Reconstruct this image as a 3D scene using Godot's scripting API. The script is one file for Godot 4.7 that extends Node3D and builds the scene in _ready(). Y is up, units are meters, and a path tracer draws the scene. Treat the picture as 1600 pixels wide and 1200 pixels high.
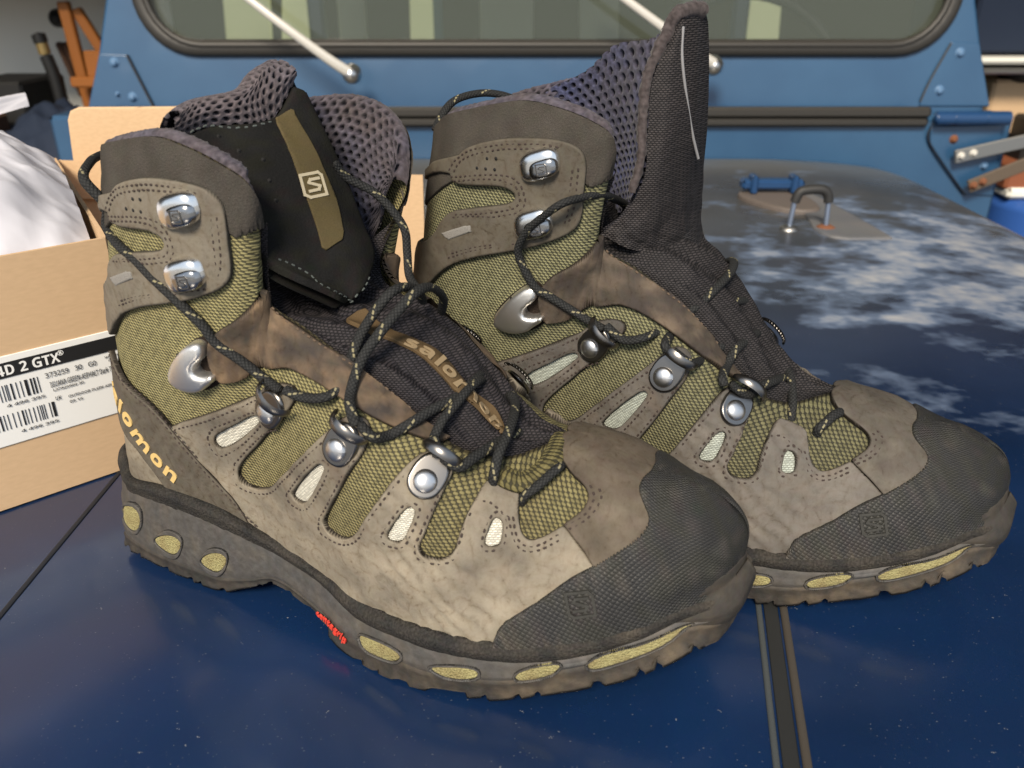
extends Node3D
# Two worn hiking boots on the faded blue bonnet of an old off-road car, seen from close by inside an open garage.

# Outlines and sections measured once, in tenths of a millimetre in each boot's own axes (x to the toe, y up, z to the wearer's side),
# and pattern pieces in hundredths of a rib and thousandths of the way up.
const NEAR_OUTER: Array = [[220,470,0,500,1800,0,10,20,0],
	[255,465,160,530,1830,180,10,20,0],
	[365,455,265,650,1910,310,10,30,0],
	[453,436,330,827,1956,385,10,30,0],
	[615,461,355,1030,1988,420,10,30,0],
	[744,472,370,1176,1958,420,10,30,0],
	[880,461,370,1283,1907,400,10,30,0],
	[1008,436,365,1349,1845,370,10,30,0],
	[1131,388,360,1338,1727,320,15,30,0],
	[1301,341,380,1297,1587,290,20,40,0],
	[1525,304,430,1299,1395,290,30,40,0],
	[1731,284,490,1463,1312,300,40,40,0],
	[1904,290,520,1633,1222,310,50,40,0],
	[2075,293,530,1780,1116,300,60,30,0],
	[2215,291,520,1922,1003,280,70,20,0],
	[2365,290,480,2070,901,240,80,10,0],
	[2522,327,435,2225,860,150,90,0,10],
	[2662,371,385,2400,897,0,100,0,15],
	[2794,420,320,2578,876,0,100,20,20],
	[2908,456,225,2729,812,0,100,30,30],
	[3001,495,110,2877,766,0,100,20,50],
	[3045,534,0,2955,736,0,100,0,60]]
const NEAR_INNER: Array = [[220,470,0,500,1800,0,10,-20,0],
	[255,465,-160,530,1830,-180,10,-20,0],
	[365,455,-265,640,1910,-290,10,-30,0],
	[453,436,-330,830,1970,-400,10,-30,0],
	[615,461,-355,1050,2000,-470,10,-30,0],
	[744,472,-370,1240,2010,-510,10,-30,0],
	[880,461,-370,1410,1960,-500,10,-30,0],
	[1008,436,-365,1510,1850,-450,10,-30,0],
	[1131,388,-360,1510,1670,-400,15,-30,0],
	[1301,341,-380,1470,1550,-330,20,-40,0],
	[1525,304,-430,1420,1420,-310,30,-40,0],
	[1731,284,-490,1463,1312,-300,40,-40,0],
	[1904,290,-520,1633,1222,-310,50,-40,0],
	[2075,293,-530,1780,1116,-300,60,-30,0],
	[2215,291,-520,1922,1003,-280,70,-20,0],
	[2365,290,-480,2070,901,-240,80,-10,0],
	[2522,327,-435,2225,860,-150,90,0,10],
	[2662,371,-385,2400,897,0,100,0,15],
	[2794,420,-320,2578,876,0,100,-20,20],
	[2908,456,-225,2729,812,0,100,-30,30],
	[3001,495,-110,2877,766,0,100,-20,50],
	[3045,534,0,2955,736,0,100,0,60]]
const FAR_OUTER: Array = [[217,467,0,481,1822,0,10,20,0],
	[252,462,160,511,1853,180,10,20,0],
	[363,453,265,634,1939,310,10,30,0],
	[452,433,330,819,1994,385,10,30,0],
	[616,459,355,1036,2037,420,10,30,0],
	[748,473,370,1198,2016,420,10,30,0],
	[888,464,370,1319,1973,400,10,30,0],
	[1023,444,365,1393,1914,370,10,30,0],
	[1147,399,360,1384,1794,320,15,30,0],
	[1318,358,380,1342,1649,290,20,40,0],
	[1541,328,430,1342,1455,290,30,40,0],
	[1736,303,490,1509,1374,300,40,40,0],
	[1898,302,520,1665,1276,310,50,40,0],
	[2060,296,530,1791,1153,300,60,30,0],
	[2200,290,520,1911,1013,280,70,20,0],
	[2356,284,480,2042,879,240,80,10,0],
	[2525,314,435,2193,810,150,90,0,10],
	[2676,353,385,2366,827,0,100,0,15],
	[2817,396,320,2545,802,0,100,20,20],
	[2932,425,225,2707,747,0,100,30,30],
	[3019,458,110,2864,708,0,100,20,50],
	[3056,493,0,2946,681,0,100,0,60]]
const FAR_INNER: Array = [[217,467,0,481,1822,0,10,-20,0],
	[252,462,-160,511,1853,-180,10,-20,0],
	[363,453,-265,634,1939,-310,10,-30,0],
	[452,433,-330,819,1994,-385,10,-30,0],
	[616,459,-355,1036,2037,-420,10,-30,0],
	[748,473,-370,1198,2016,-420,10,-30,0],
	[888,464,-370,1319,1973,-400,10,-30,0],
	[1023,444,-365,1393,1914,-370,10,-30,0],
	[1147,399,-360,1384,1794,-320,15,-30,0],
	[1318,358,-380,1342,1649,-290,20,-40,0],
	[1541,328,-430,1342,1455,-290,30,-40,0],
	[1736,303,-490,1509,1374,-300,40,-40,0],
	[1898,302,-520,1665,1276,-310,50,-40,0],
	[2060,296,-530,1791,1153,-300,60,-30,0],
	[2200,290,-520,1911,1013,-280,70,-20,0],
	[2356,284,-480,2042,879,-240,80,-10,0],
	[2525,314,-435,2193,810,-150,90,0,10],
	[2676,353,-385,2366,827,0,100,0,15],
	[2817,396,-320,2545,802,0,100,-20,20],
	[2932,425,-225,2707,747,0,100,-30,30],
	[3019,458,-110,2864,708,0,100,-20,50],
	[3056,493,0,2946,681,0,100,0,60]]
const NEAR_SOLE: Array = [[195,475,0,165,380,0,130,180,0,180,60,0],
	[232,470,168,205,375,182,170,160,192,215,50,185],
	[355,460,280,335,375,300,310,120,312,335,40,300],
	[453,441,352,457,405,380,366,133,380,339,34,360],
	[615,466,380,615,423,410,537,109,410,506,30,390],
	[744,477,392,733,424,420,660,106,420,636,18,400],
	[880,466,398,872,418,430,817,107,430,804,9,410],
	[1008,441,395,1005,395,430,948,102,430,949,8,410],
	[1131,393,388,1124,356,420,1102,133,420,1112,79,400],
	[1301,346,391,1288,299,410,1253,173,410,1234,128,390],
	[1525,309,441,1511,273,460,1482,141,460,1465,88,440],
	[1731,289,501,1713,212,520,1679,100,520,1622,1,500],
	[1904,295,542,1907,232,570,1879,132,570,1835,-24,550],
	[2075,298,552,2077,233,580,2060,122,580,2021,-8,560],
	[2215,296,536,2225,228,560,2231,135,560,2199,12,540],
	[2365,295,496,2380,229,520,2382,151,520,2366,29,500],
	[2522,332,451,2534,254,475,2540,219,475,2548,96,455],
	[2662,376,399,2681,300,420,2678,262,420,2702,144,400],
	[2794,425,334,2815,356,355,2817,324,355,2860,218,335],
	[2908,461,239,2934,405,260,2941,378,260,2986,280,240],
	[3020,485,125,3065,410,135,3080,380,137,3045,260,125],
	[3080,555,-20,3110,500,-30,3125,470,-30,3085,310,-20]]
const FAR_SOLE: Array = [[192,472,0,160,375,0,121,170,0,169,47,0],
	[229,467,168,200,370,182,161,150,192,204,37,185],
	[353,458,280,331,371,300,301,109,312,324,27,300],
	[452,439,352,455,402,380,357,122,380,328,20,360],
	[616,464,380,614,421,410,528,97,410,495,16,390],
	[748,478,392,735,422,420,651,93,420,625,4,400],
	[888,470,398,877,419,430,809,96,430,793,-5,410],
	[1023,449,395,1015,400,430,942,92,430,939,-5,410],
	[1148,404,388,1137,365,420,1100,127,420,1107,71,400],
	[1319,364,391,1301,311,410,1255,174,410,1234,126,390],
	[1542,334,441,1525,293,460,1486,147,460,1465,90,440],
	[1736,308,501,1716,225,520,1677,106,520,1617,1,500],
	[1898,307,542,1900,242,570,1873,140,570,1828,-21,550],
	[2060,301,552,2063,239,580,2050,129,580,2013,-3,560],
	[2199,295,536,2212,230,560,2222,140,560,2194,18,540],
	[2356,289,496,2374,227,520,2380,153,520,2367,33,500],
	[2525,318,451,2541,246,475,2548,213,475,2560,96,455],
	[2676,357,399,2700,287,420,2697,252,420,2724,139,400],
	[2816,401,334,2841,336,355,2844,306,355,2889,205,335],
	[2931,430,239,2960,377,260,2968,352,260,3015,259,240],
	[3037,449,125,3086,378,135,3102,350,137,3074,238,125],
	[3086,512,-20,3121,460,-30,3138,432,-30,3111,284,-20]]
const PIECES := {
	"collar_band": [[0,1000,100,1000,200,1000,300,1000,400,1000,500,1000,600,1000,700,1000,760,1000,810,1000,845,1000,696,850,650,831,598,864,443,826,343,817,275,792,180,745,90,730,0,730]],
	"hook_patch": [[274,860,293,885,327,895,356,898,429,903,489,918,561,927,605,919,628,895,641,864,656,806,674,767,672,723,627,676,558,631,514,606,443,576,356,553,307,535,220,440,120,450,0,450,0,600,120,605,220,605,275,703,343,708,394,710,432,720,450,736,443,754,414,762,358,767,291,779,271,794,261,824]],
	"heel_strap": [[185,406,242,385,317,329,388,277,474,226,568,155,662,95,758,45,836,7,904,13,870,0,760,0,660,0,531,0,387,53,318,147,182,191,170,256,175,331]],
	"heel_counter": [[720,0,560,0,400,0,250,0,100,0,0,0,0,160,100,160,155,81,307,157,339,150,415,76,550,13]],
	"leather_overlay": [[451,195,484,223,620,304,760,409,867,495,914,561,1015,694,1063,721,1074,694,1053,635,1005,543,860,332,783,236,745,178,745,143,780,133,840,158,889,205,935,282,1053,466,1136,598,1169,656,1182,690,1220,748,1260,776,1273,741,1261,671,1242,606,1197,508,1143,396,1073,267,1063,226,1085,218,1122,228,1165,270,1218,368,1287,501,1357,658,1394,758,1410,798,1445,875,1481,885,1484,791,1469,701,1435,560,1382,399,1349,333,1351,302,1388,304,1428,334,1456,394,1454,396,1487,510,1526,650,1549,753,1566,785,1592,754,1616,704,1619,655,1612,594,1607,509,1608,462,1620,431,1644,430,1675,445,1692,460,1704,413,1721,350,1738,281,1745,249,1685,197,1623,158,1558,98,1491,37,1420,0,1300,0,1200,0,1100,0,1000,0,900,0,830,0,850,0,739,25,643,79,550,140], [641,238,653,211,684,214,785,313,869,414,857,417,798,377,697,287], [975,264,983,253,1023,275,1069,362,1121,469,1117,480,1096,462,1036,369], [1257,315,1265,304,1302,323,1339,405,1366,480,1359,490,1340,469,1296,391], [1526,433,1529,416,1549,422,1559,436,1573,514,1569,547,1559,551,1544,504]],
	"vamp_leather": [[1689,461,1710,482,1738,532,1751,598,1743,647,1720,687,1703,746,1690,805,1685,879,1688,988,1700,1000,1715,1000,1750,1000,1840,1000,1930,1000,1970,1000,1980,750,1894,575,1844,398,1782,300,1741,260,1734,287,1721,350,1701,413]],
	"instep_leather": [[616,551,718,636,1005,997,1005,1000,1066,988,1136,983,1200,1000,1265,1000,1325,1000,1385,1000,1430,1000,1460,1000,1454,944,1406,870,1312,801,1230,784,1155,791,1085,784,1045,776,900,607,758,472,691,430,653,420,623,449,602,493]],
	"toe_cap": [[1433,23,1489,79,1544,129,1645,217,1738,281,1810,376,1855,470,1875,561,1863,647,1854,721,1862,813,1885,930,1890,1000,2000,1000,2100,1000,2100,500,2100,0,2000,0,1900,0,1800,0,1700,0,1600,0,1500,0,1435,0]],
	"brand_tag": [[270,636,337,659,352,657,358,638,300,615]],
	"insert_a": [[636,238,651,206,687,210,791,313,875,420,858,423,795,379,692,286]],
	"insert_b": [[969,258,978,243,1023,271,1072,363,1125,472,1120,487,1095,466,1032,368]],
	"insert_c": [[1252,312,1262,297,1302,318,1343,405,1371,484,1362,497,1338,474,1293,390]],
	"insert_d": [[1523,433,1527,409,1549,416,1561,434,1575,514,1570,555,1559,558,1542,506]],
	"lower_hook": [[497,428,522,472,550,506,574,520,596,518,605,501,603,482,578,455,577,436,601,430,641,449,653,445,645,424,624,405,608,383,565,363,526,359,492,372,484,399]],
	"hook_recess": [[484,424,534,493,574,528,609,527,630,481,614,446,660,456,662,420,609,373,548,348,499,351,473,378]]}
const SEAMS := [
	["patch", [262,824,275,851,310,876,356,881,424,886,490,900,542,905]],
	["patch", [278,819,290,846,319,862,357,867,425,873,481,887,522,897]],
	["patch", [272,804,343,802,392,798,429,794,457,777,475,752,483,732,467,704,428,688,394,680,343,685,292,683]],
	["patch", [284,792,343,790,392,785,419,780,446,770,462,747,465,728,449,710,410,696,368,690,307,692]],
	["patch", [606,872,622,820,635,760,631,726]],
	["patch", [589,861,601,811,618,753,619,719]],
	["patch", [478,615,534,644,590,672]],
	["patch", [309,562,357,578,418,594]],
	["patch", [317,576,357,588,418,601]],
	["leather", [499,215,621,288,760,394,865,478]],
	["leather", [621,230,642,195,687,196,802,312,890,423]],
	["leather", [621,230,640,268,696,311,798,391,884,446]],
	["leather", [729,187,729,127,770,114,839,144,897,198,949,283,1057,452,1145,587]],
	["leather", [729,187,784,261,895,391,991,505]],
	["leather", [953,242,962,217,1020,254,1083,364,1136,475,1128,501,1095,475,1031,378,953,242]],
	["leather", [1060,257,1045,202,1072,196,1118,210,1172,261,1227,365,1295,494,1366,645]],
	["leather", [1060,257,1130,389,1191,513,1227,584]],
	["leather", [1246,317,1252,286,1301,307,1349,402,1380,495,1364,511,1337,484,1287,394,1246,317]],
	["leather", [1370,402,1338,327,1337,283,1385,288,1431,321,1463,387]],
	["leather", [1370,402,1422,548,1457,681]],
	["leather", [1462,406,1496,520,1532,652]],
	["leather", [1516,421,1522,395,1549,405,1567,430,1581,522,1575,576,1558,572,1532,491,1516,421]],
	["leather", [1597,549,1595,489,1598,437,1614,406,1643,403,1677,421]],
	["leather", [1588,551,1587,468,1592,412,1611,385,1643,382,1683,402]],
	["leather", [1540,634,1555,630,1572,591,1588,551]],
	["vamp", [1694,454,1721,475,1748,526,1762,598,1755,654]],
	["vamp", [1701,437,1729,464,1759,525,1777,610,1770,659]],
	["strap", [238,376,321,319,392,266,479,214,573,144,667,84,763,34,828,15]],
	["strap", [175,388,332,328,398,282,489,224,587,153]],
	["instep", [1025,1000,1087,973,1161,974,1234,986,1300,1000,1365,1000]]]
const SPOTS := {
	"hook": [491,846,523,687],
	"hook_dir": [541,868,578,712],
	"rivet": [941,507,1177,576,1407,640],
	"loop": [1039,680,1231,708,1450,827],
	"lower_hook_logo": [546,454],
	"cap_logo": [1687,140],
	"cap_ridge": [1948,1000,1949,1000,1955,856,1959,657,1953,485,1932,336,1887,227,1832,173,1775,141,1714,115,1643,92],
	"perf": [357,847,377,845,339,823,359,818,380,814],
	"heel_text": [170,275,239,266,306,234,342,184,383,133,434,96,512,54]}
const CUSHIONS := [
	[135,666,313,450,347,465,353,517,341,587,314,590,270,550],
	[433,580,464,545,516,519,543,533,535,589,516,620,471,609],
	[632,598,661,543,700,513,723,526,718,584,695,625,661,619],
	[1134,552,1156,526,1228,543,1224,686,1191,722,1153,712],
	[1317,566,1408,474,1413,639,1362,680,1327,630],
	[1515,652,1522,528,1558,431,1600,404,1598,666,1556,693],
	[1687,675,1719,354,1818,549,1904,534,1858,724,1775,721,1704,732]]
const GRIP_LINE := [1012,732,1034,683,1058,690,1081,705,1104,740]
const FLAP := [[1024,1963,320,1054,1986,180,1144,1988,60,1163,2002,-50,1171,2131,-200],
	[1077,1874,330,1135,1866,200,1235,1878,30,1271,1874,-80,1280,1904,-200],
	[1156,1743,320,1213,1741,180,1297,1750,20,1329,1744,-80,1338,1729,-220],
	[1266,1580,280,1291,1594,160,1346,1611,10,1387,1604,-80,1390,1577,-220],
	[1310,1507,260,1353,1466,150,1423,1468,40,1461,1469,-60,1450,1455,-200],
	[1481,1383,140,1480,1357,100,1481,1323,40,1508,1349,0,1497,1390,-100]]
const FLAP_PAD := [[1023,1959,320,1053,1982,180,1143,1984,60,1163,1998,-50,1171,2126,-200],
	[1039,2010,340,1060,2045,220,1131,2059,90,1149,2084,-20,1173,2160,-190],
	[1040,2054,300,1026,2080,180,1116,2104,40,1108,2158,-80,1083,2185,-220],
	[950,2024,300,936,2050,180,1026,2074,40,1018,2128,-80,993,2155,-220],
	[900,1844,300,886,1870,180,976,1894,40,968,1948,-80,943,1975,-220],
	[980,1344,300,966,1370,180,1056,1394,40,1048,1448,-80,1023,1475,-220]]
const TALL_TONGUE := [[1339,1500,300,1464,1443,260,1585,1377,120,1678,1325,-50,1755,1254,-200],
	[1431,1587,270,1519,1571,240,1592,1536,120,1641,1493,-40,1674,1439,-200],
	[1501,1748,250,1555,1739,220,1604,1716,110,1637,1684,-40,1653,1663,-180],
	[1494,1907,220,1562,1916,200,1616,1910,100,1647,1902,-20,1662,1894,-120],
	[1489,2109,180,1547,2117,160,1602,2123,80,1635,2129,-10,1650,2127,-100],
	[1529,2247,120,1563,2259,120,1594,2268,60,1618,2277,-10,1635,2286,-80],
	[1548,2317,80,1567,2331,80,1587,2339,40,1608,2343,0,1631,2337,-40]]
const TALL_LINING := [[640,1908,-360,875,2007,-320,1054,2090,-260,1220,2210,-150,1435,2253,60,1513,2311,60],
	[693,1767,-360,942,1818,-330,1111,1868,-260,1281,1927,-100,1430,1987,100,1480,2100,165],
	[818,1555,-360,1054,1583,-320,1192,1641,-240,1315,1711,-80,1429,1770,120,1491,1832,225],
	[935,1342,-340,1119,1388,-300,1231,1455,-200,1339,1519,-40,1414,1578,120,1464,1628,235]]
const FLAP_RIBBON := [2694,57,3121,100,3415,197,3315,379,3065,1240,3134,2184,3003,2818,2746,3461,2207,3576,1795,3678,1857,3220,1930,2474,2005,1622,2204,725]
const FLAP_SPOTS := {"logo": [2397,1969], "logo_up": [2453,1655], "perf": [1250,777,1548,1100,1423,1655,1309,2164,1002,341]}
const FLAP_SEAMS := [[332,0,789,0,1406,152,1963,149,2445,121], [432,3575,886,3890,1007,4301,150,4920,1358,5000,2975,4945,3662,4753]]
const ARCH := [100,120,130,130,135,130,120,105,80,40]
const ARCH_RIBBON := [11203,318,11833,264,12176,312,12627,335,13184,341,13667,329,13955,310,14280,316,14653,336,15023,324,15387,235,15265,381,14812,450,14433,451,14171,408,13809,429,13379,463,12861,461,12444,430,11986,398,11539,443,11239,471]
const ARCH_TEXT := [12482,356,12991,377,13522,375,13939,355,14356,368,14773,374,15162,339]
const NEAR_LACES := [
	[309,1806,0,394,1823,120,477,1824,240,546,1786,340,624,1693,334,606,1610,334,722,1572,404,828,1537,435,908,1482,447,984,1432,454,1051,1378,453,1112,1318,446,1156,1254,440,1241,1193,422,1332,1128,411,1414,1107,432],
	[1450,1118,442,1527,1107,448,1608,1118,443,1641,1131,400,1652,1174,340,1652,1245,280,1666,1315,220,1731,1423,160,1751,1437,80,1747,1390,-40,1722,1312,-120],
	[1772,1064,484,1742,1114,464,1705,1142,400,1719,1240,340,1764,1328,280,1795,1387,200,1827,1438,120,1825,1422,0,1804,1333,-140,1753,1237,-220],
	[1787,1065,480,1831,1018,468,1852,996,400,1905,1027,360,1957,1053,260,2001,1062,160,2018,1079,40,2000,1056,-80,1983,994,-140],
	[2046,953,397,2019,991,369,2001,987,340,2008,1032,280,2021,1059,200,2030,1082,120,2027,1070,0,1986,992,-120],
	[2060,947,389,2111,908,369,2140,915,300,2166,915,200,2191,909,100,2219,888,0,2228,835,-120,2226,778,-180],
	[2212,825,300,2220,873,300,2221,932,260,2217,959,180,2193,974,60,2149,964,-60,2105,965,-120,2082,935,-140],
	[2321,764,288,2340,805,297,2373,833,272,2407,865,222,2424,877,184,2420,859,127],
	[1338,1817,-160,1361,1754,-200,1442,1691,-260,1514,1615,-280,1565,1541,-280,1582,1457,-260,1622,1375,-200,1701,1345,-140]]
const FAR_LACES := [
	[470,1845,120,460,1892,40,470,1942,-40,506,1967,-120,569,1975,-200,642,1961,-260,714,1930,-300],
	[1335,1492,-60,1378,1568,60,1364,1631,200,1345,1675,340,1298,1680,440,1248,1670,525,1164,1606,517,1096,1541,503,1048,1460,489,1053,1395,476,1110,1287,459,1172,1249,447,1253,1199,425,1340,1157,421,1419,1140,447],
	[1437,1157,455,1517,1114,467,1597,1133,463,1645,1142,380,1707,1188,320,1771,1233,260,1820,1282,160,1851,1313,20,1843,1326,-100,1803,1300,-180,1758,1227,-200,1744,1166,-200],
	[1714,1116,503,1701,1137,495,1697,1135,380,1739,1173,320,1797,1190,220,1863,1201,100,1921,1169,-60,1930,1117,-140,1888,1087,-180],
	[1739,1114,500,1807,1064,477,1833,1036,360,1879,1062,280,1919,1074,180,1942,1074,20,1954,1053,-80,1954,985,-160],
	[1946,981,448,1935,1004,432,1929,1010,320,1949,1058,240,1978,1061,120,1997,1050,0,1991,984,-100],
	[1970,972,417,2031,916,365,2070,921,280,2116,915,180,2144,880,60,2162,812,-40],
	[2070,857,-100,2092,885,-80,2132,901,-20,2170,889,60,2194,851,140,2207,815,200,2210,769,240],
	[2324,736,254,2330,771,264,2352,793,241,2373,810,204,2397,811,158,2406,792,105]]
const NEAR_LOOP := [2229,840,259,2269,834,268,2314,828,259,2355,845,226,2383,876,189,2388,894,125,2380,904,35,2391,897,4]
const TALL_EDGE := [1578,2300,60,1582,2222,70,1596,2133,70,1619,2002,40,1641,1884,0,1665,1785,-40]


var M := {}
var rng := RandomNumberGenerator.new()
var noise := FastNoiseLite.new()
var fine := FastNoiseLite.new()
var none: Callable

# ---------------------------------------------------------------- smooth curves through tables
static func spline(a: float, b: float, c: float, d: float, t: float) -> float:
	return 0.5 * (2.0 * b + (c - a) * t + (2.0 * a - 5.0 * b + 4.0 * c - d) * t * t + (3.0 * b - a - 3.0 * c + d) * t * t * t)

static func row_at(table: Array, u: float) -> PackedFloat32Array:
	var n := table.size()
	u = clampf(u, 0.0, n - 1.0)
	var i := mini(int(u), n - 2)
	var t := u - i
	var p1: PackedFloat32Array = table[i]
	var p2: PackedFloat32Array = table[i + 1]
	var p0: PackedFloat32Array = table[maxi(i - 1, 0)]
	var p3: PackedFloat32Array = table[mini(i + 2, n - 1)]
	var out := PackedFloat32Array()
	out.resize(p1.size())
	for k in p1.size():
		var a := p0[k] if i > 0 else 2.0 * p1[k] - p2[k]
		var d := p3[k] if i < n - 2 else 2.0 * p2[k] - p1[k]
		out[k] = spline(a, p1[k], p2[k], d, t)
	return out

static func metres(table: Array, scale := 0.0001) -> Array:
	var out := []
	for r in table:
		var p := PackedFloat32Array()
		for v in r:
			p.append(v * scale)
		out.append(p)
	return out

# A sheet sampled on a fine grid; a place on it is a Vector2 in about millimetres.
class Patch:
	var lo: Vector2
	var cell: Vector2
	var nu: int
	var nv: int
	var pos := PackedVector3Array()
	var nor := PackedVector3Array()
	func fill(from: Vector2, to: Vector2, u_count: int, v_count: int, shape: Callable, hint: Callable) -> void:
		lo = from
		nu = u_count
		nv = v_count
		cell = Vector2((to.x - from.x) / (nu - 1), (to.y - from.y) / (nv - 1))
		pos.resize(nu * nv)
		nor.resize(nu * nv)
		for i in nu:
			for j in nv:
				pos[i * nv + j] = shape.call(lo.x + i * cell.x, lo.y + j * cell.y)
		for i in nu:
			for j in nv:
				var a := pos[mini(i + 1, nu - 1) * nv + j] - pos[maxi(i - 1, 0) * nv + j]
				var b := pos[i * nv + mini(j + 1, nv - 1)] - pos[i * nv + maxi(j - 1, 0)]
				var n := a.cross(b)
				if n.length_squared() < 1e-18:
					n = hint.call(pos[i * nv + j])
				n = n.normalized()
				nor[i * nv + j] = n
		# all to the side that the hint asks for, judged in the middle
		var m := (nu / 2) * nv + nv / 2
		if nor[m].dot(hint.call(pos[m])) < 0.0:
			for k in nor.size():
				nor[k] = -nor[k]
	func look(arr: PackedVector3Array, c: Vector2) -> Vector3:
		var x := clampf((c.x - lo.x) / cell.x, 0.0, nu - 1.001)
		var y := clampf((c.y - lo.y) / cell.y, 0.0, nv - 1.001)
		var i := int(x)
		var j := int(y)
		var k := i * nv + j
		x -= i
		y -= j
		return arr[k].lerp(arr[k + nv], x).lerp(arr[k + 1].lerp(arr[k + nv + 1], x), y)
	func p(c: Vector2) -> Vector3:
		return look(pos, c)
	func n(c: Vector2) -> Vector3:
		return look(nor, c).normalized()
	# the chart step that moves by the given vector along the sheet
	func step(c: Vector2, w: Vector3) -> Vector2:
		var pu := (p(c + Vector2(0.5, 0)) - p(c - Vector2(0.5, 0)))
		var pv := (p(c + Vector2(0, 0.5)) - p(c - Vector2(0, 0.5)))
		var a := pu.dot(pu) + 1e-10
		var b := pu.dot(pv)
		var d := pv.dot(pv) + 1e-10
		var e := w.dot(pu)
		var f := w.dot(pv)
		var det := a * d - b * b
		if absf(det) < 1e-18:
			return Vector2.ZERO
		return Vector2((e * d - f * b) / det, (a * f - b * e) / det)

# ---------------------------------------------------------------- meshes
class Soup:
	var v := PackedVector3Array()
	var n := PackedVector3Array()
	var c := PackedColorArray()
	var t := PackedVector2Array()
	var ix := PackedInt32Array()
	func add(p: Vector3, normal: Vector3, col := Color.WHITE, uv := Vector2.ZERO) -> int:
		v.append(p)
		n.append(normal)
		c.append(col)
		t.append(uv)
		return v.size() - 1
	func tri(a: int, b: int, d: int) -> void:
		var f := (v[b] - v[a]).cross(v[d] - v[a])
		if f.dot(n[a] + n[b] + n[d]) > 0.0:
			ix.append_array(PackedInt32Array([a, d, b]))
		else:
			ix.append_array(PackedInt32Array([a, b, d]))
	func quad(a: int, b: int, d: int, e: int) -> void:
		tri(a, b, d)
		tri(a, d, e)
	func relight() -> void:
		var s := PackedVector3Array()
		s.resize(v.size())
		for k in range(0, ix.size(), 3):
			var f := (v[ix[k + 2]] - v[ix[k]]).cross(v[ix[k + 1]] - v[ix[k]])
			for m in 3:
				s[ix[k + m]] += f
		for k in v.size():
			if s[k].length_squared() > 1e-30:
				n[k] = s[k].normalized()
	func box(at: Transform3D, size: Vector3, col := Color.WHITE, bevel := 0.0) -> void:
		var h := size * 0.5
		var b := minf(bevel, minf(h.x, minf(h.y, h.z)) * 0.9)
		for ax in 3:
			for s in [-1.0, 1.0]:
				var nn := Vector3.ZERO
				nn[ax] = s
				var u := (ax + 1) % 3
				var w := (ax + 2) % 3
				var k := []
				for q in [[-1, -1], [1, -1], [1, 1], [-1, 1]]:
					var p := Vector3.ZERO
					p[ax] = s * h[ax]
					p[u] = q[0] * (h[u] - b)
					p[w] = q[1] * (h[w] - b)
					k.append(add(at * p, (at.basis * nn).normalized(), col, Vector2(p[u], p[w])))
				quad(k[0], k[1], k[2], k[3])
				if b > 0.0:
					for q in [[u, w], [w, u]]:
						for r in [-1.0, 1.0]:
							if s > 0 and ax < q[0] or s < 0 and ax < q[0] or false:
								var na := Vector3.ZERO
								na[ax] = s
								na[q[0]] = r
								var e := []
								for z in [-1.0, 1.0]:
									var p1 := Vector3.ZERO
									p1[ax] = s * h[ax]
									p1[q[0]] = r * (h[q[0]] - b)
									p1[q[1]] = z * (h[q[1]] - b)
									var p2 := p1
									p2[ax] = s * (h[ax] - b)
									p2[q[0]] = r * h[q[0]]
									e.append(add(at * p1, (at.basis * na).normalized(), col))
									e.append(add(at * p2, (at.basis * na).normalized(), col))
								quad(e[0], e[1], e[3], e[2])
	func mesh() -> ArrayMesh:
		var a := []
		a.resize(Mesh.ARRAY_MAX)
		a[Mesh.ARRAY_VERTEX] = v
		a[Mesh.ARRAY_NORMAL] = n
		a[Mesh.ARRAY_COLOR] = c
		a[Mesh.ARRAY_TEX_UV] = t
		a[Mesh.ARRAY_INDEX] = ix
		var m := ArrayMesh.new()
		m.add_surface_from_arrays(Mesh.PRIMITIVE_TRIANGLES, a)
		return m

func put(called: String, soup: Soup, mat: Material, parent: Node3D = self) -> MeshInstance3D:
	var o := MeshInstance3D.new()
	o.name = called
	o.mesh = soup.mesh()
	o.material_override = mat
	parent.add_child(o, true)
	return o

func thing(called: String, label: String, category: String, group := "") -> Node3D:
	var o := Node3D.new()
	o.name = called
	add_child(o, true)
	o.set_meta("label", label)
	o.set_meta("category", category)
	if group:
		o.set_meta("group", group)
	return o

func tag(o: Node3D, label: String, category: String, group := "") -> Node3D:
	o.set_meta("label", label)
	o.set_meta("category", category)
	if group:
		o.set_meta("group", group)
	return o

# tube through points; flat < 1 squashes it towards the normal of the first bend
func curve(pts: PackedVector3Array, per := 6) -> PackedVector3Array:
	var out := PackedVector3Array()
	for i in pts.size() - 1:
		var a := pts[maxi(i - 1, 0)]
		var d := pts[mini(i + 2, pts.size() - 1)]
		for k in per:
			out.append(pts[i].cubic_interpolate(pts[i + 1], a, d, float(k) / per))
	out.append(pts[pts.size() - 1])
	return out

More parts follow.
